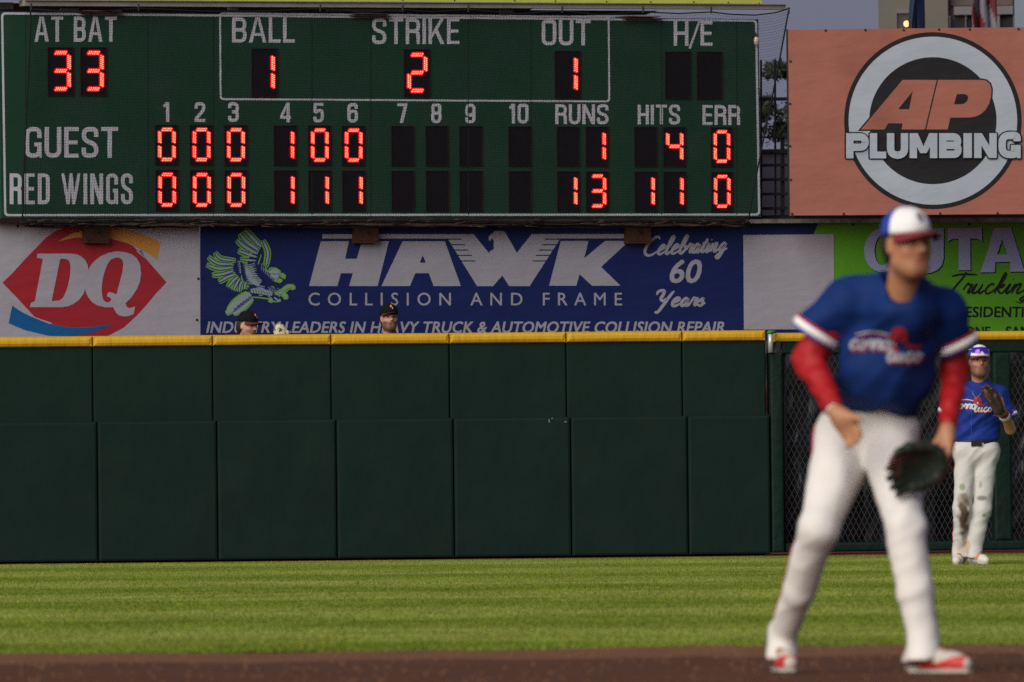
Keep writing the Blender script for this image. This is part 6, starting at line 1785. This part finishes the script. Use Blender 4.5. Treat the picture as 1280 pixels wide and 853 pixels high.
# ------------------------------------------------------------------ two men in the bullpen behind the wall
def bullpen(px, py, d, yaw, pitch, label, beard, mouth, seed):
    hc = J(px, py, d); s = .98; fr = frame(yaw, pitch, 0); X, Fw, U = fr; gz = .56
    t = thing('person', Vector((hc.x, hc.y, gz)), label, 'person', 'bullpen men in black caps behind the wall')
    j = lambda x, y, z: Vector((hc.x + x, hc.y + y, gz + z)); H = hc.z - gz
    F = Field((hc.x - .35, hc.y - .28, gz - .03), (hc.x + .35, hc.y + .28, hc.z + .17), .009)
    neck = j(0, .02, H - .16)
    F.cap(j(0, .02, .95), j(0, .02, 1.2), .13, .12, .03, .62); F.cap(j(0, .02, 1.2), neck - Vector((0, 0, .09)), .13, .09, .04, .62); F.cap(j(-.19, .02, H - .28), j(.19, .02, H - .28), .05, .05, .05)
    F.cap(neck - Vector((0, 0, .04)), hc - U * .06 - Fw * .02, .058, .053, .02)
    for q in (-1, 1):
        F.cap(j(q * .19, .02, H - .28), j(q * .25, .03, H - .56), .048, .038, .03); F.cap(j(q * .25, .03, H - .56), j(q * .23, -.06, H - .80), .038, .026, .02)
        hand(F, j(q * .23, -.06, H - .80), Vector((0, -.1, -1)), Vector((-q, 0, 0)), Vector((0, -1, 0)), .9)
        F.cap(j(q * .09, .02, .9), j(q * .10, 0, .5), .075, .05, .03); F.cap(j(q * .10, 0, .5), j(q * .10, .03, .09), .05, .034, .02); F.cap(j(q * .10, .03, .07), j(q * .11, -.15, .035), .034, .026, .02)
    head_prims(F, hc, fr, s, .02, mouth)
    V, Q = F.mesh(1)
    link('body', V, Q, M_SKIN, t, smooth=True, col=head_tint(hc, fr, s, (.52, .27, .18), beard)(V))
    eyes(hc, fr, s, t)
    F = Field(hc - Vector((.16, .16, .2)), hc + Vector((.16, .16, .2)), .007)
    F.ell(hc - Fw * .028 + U * .010, (.082, .090, .100), .02, fr); F.cap(hc - Fw * .07 - U * .03, hc - Fw * .06 - U * .09, .04, .03, .02, sx=1.3)
    F.plane(hc + Fw * .012, Fw); F.plane(hc + U * .06, U); F.ell(hc + Fw * .045 - U * .055, (.085, .075, .07), .01, fr, 'sub')
    for q in (-1, 1): F.ell(hc + X * q * .088, (.022, .020, .034), .005, fr, 'sub')
    solid('hair', F, M_DHAIR, t, 1, (.006, 45, seed))
    em = [(mat('bird_red', (.55, .03, .02, 1), .6), [[(-.05, -.16), (.06, -.06), (.16, .08)], [(-.06, .14), (-.14, .20)]], .11), (mat('bird_yellow', (.85, .42, .03, 1), .6), [[(.07, .0), (.0, .16), (.09, .22)]], .17), (M_CW, [[(-.18, -.06), (-.10, -.12)], [(-.18, -.22), (-.08, -.24)]], .08)]
    cap_hat(hc, fr, 1.06, t, M_CK, M_CK, mat('brim_dark_red', (.06, .004, .005, 1), .7), tilt=-.04, emblem=em, droop=.7)
    F = Field((hc.x - .36, hc.y - .26, gz + .8), (hc.x + .36, hc.y + .26, hc.z - .08), .009)
    F.cap(j(0, .02, .90), j(0, .02, 1.25), .165, .155, .03, .62); F.cap(j(0, .02, 1.25), j(0, .02, H - .30), .155, .15, .04, .62); F.cap(j(-.19, .02, H - .27), j(.19, .02, H - .27), .064, .064, .05); F.cap(neck - Vector((0, 0, .07)), neck - Vector((0, 0, .02)), .085, .068, .02)
    for q in (-1, 1): F.cap(j(q * .19, .02, H - .28), j(q * .25, .03, H - .56), .062, .052, .03); F.cap(j(q * .25, .03, H - .56), j(q * .23, -.05, H - .77), .050, .036, .02)
    F.cap(neck + Vector((0, 0, .1)), neck - Vector((0, 0, .03)), .062, .060, .01, op='sub')
    solid('jacket', F, M_CK, t, 1, (.010, 9, seed))
    F = Field((hc.x - .26, hc.y - .22, gz + .04), (hc.x + .26, hc.y + .22, gz + 1.02), .01)
    F.cap(j(0, .02, .98), j(0, .02, .88), .15, .16, .03, .65)
    for q in (-1, 1): F.cap(j(q * .085, .02, .88), j(q * .10, 0, .5), .10, .075, .02); F.cap(j(q * .10, 0, .5), j(q * .10, .03, .07), .075, .06, .02)
    F.plane((0, 0, gz + .05), (0, 0, -1))
    solid('trousers', F, mat('trousers_grey', (.25, .25, .26, 1), .8), t, 1, (.01, 9, seed))
    for q in (-1, 1):
        he, to = j(q * .10, .07, .0), j(q * .115, -.17, .0)
        F = Field([min(he[i], to[i]) - .07 for i in (0, 1)] + [gz - .01], [max(he[i], to[i]) + .07 for i in (0, 1)] + [gz + .16], .008)
        shoe(F, he + Vector((0, 0, .01)), to + Vector((0, 0, .01)), Vector((0, 0, 1)), 1.0); F.plane((0, 0, gz + .004), (0, 0, -1))
        solid('shoe', F, M_CK, t, 1)
DB = WALL.pt(uv_w(308, 405)[0], 0, -1.75).y
bullpen(309.5, 408.5, DB, math.radians(48), math.radians(-8), 'black capped man with stubble turned to the right, behind the wall under the eagle', .45, 0, 2)
bullpen(486.5, 399.5, DB + .15, math.radians(14), math.radians(3), 'bearded black capped man with open mouth looking over the wall at its centre', .8, 1.6, 6)
# pale speckled glove propped on the rail behind the wall
rp_ = WALL.pt(uv_w(359, 410)[0], 0, -.55)
zt = J(359, 404, rp_.y).z
g = Geo(); g.box(Vector((rp_.x, rp_.y, (zt - .22) / 2)), .09, .09, zt - .22)
rs = thing('rail_post', Vector((rp_.x, rp_.y, 0)), 'short wooden post behind the wall carrying a pale glove', 'post'); g.build('post', M_RUST, rs)
g = Geo(); g.box(Vector((rp_.x, rp_.y, zt - .21)), .22, .16, .02); g.build('shelf', M_RUST, rs)
gt2 = thing('pale_glove', Vector((rp_.x, rp_.y, zt - .2)), 'cream speckled glove top showing above the wall between the two bullpen men', 'glove')
F = Field((rp_.x - .12, rp_.y - .10, zt - .21), (rp_.x + .12, rp_.y + .10, zt + .03), .005)
F.ell((rp_.x - .008, rp_.y, zt - .09), (.056, .045, .090), .02); F.ell((rp_.x + .016, rp_.y, zt - .12), (.052, .042, .085), .02); F.cap((rp_.x + .055, rp_.y - .01, zt - .16), (rp_.x + .062, rp_.y - .01, zt - .085), .02, .018, .015)
F.cap((rp_.x, rp_.y, zt - .18), (rp_.x, rp_.y, zt - .15), .05, .05, .02); F.plane((0, 0, zt - .20), (0, 0, -1))
solid('shell', F, mat('pale_leather', (.50, .46, .28, 1), .7, .15, 20, .3, 60, dirt=((.03, .03, .02, 1), 3.0, 34)), gt2, 1)
g = Geo()
for k in range(6): g.tube([(rp_.x - .05 + .018 * k, rp_.y - .046, zt - .12), (rp_.x - .045 + .018 * k, rp_.y - .049, zt - .10)], .004, 5)
g.build('lacing', M_GLVR, gt2)['kind'] = 'stuff'
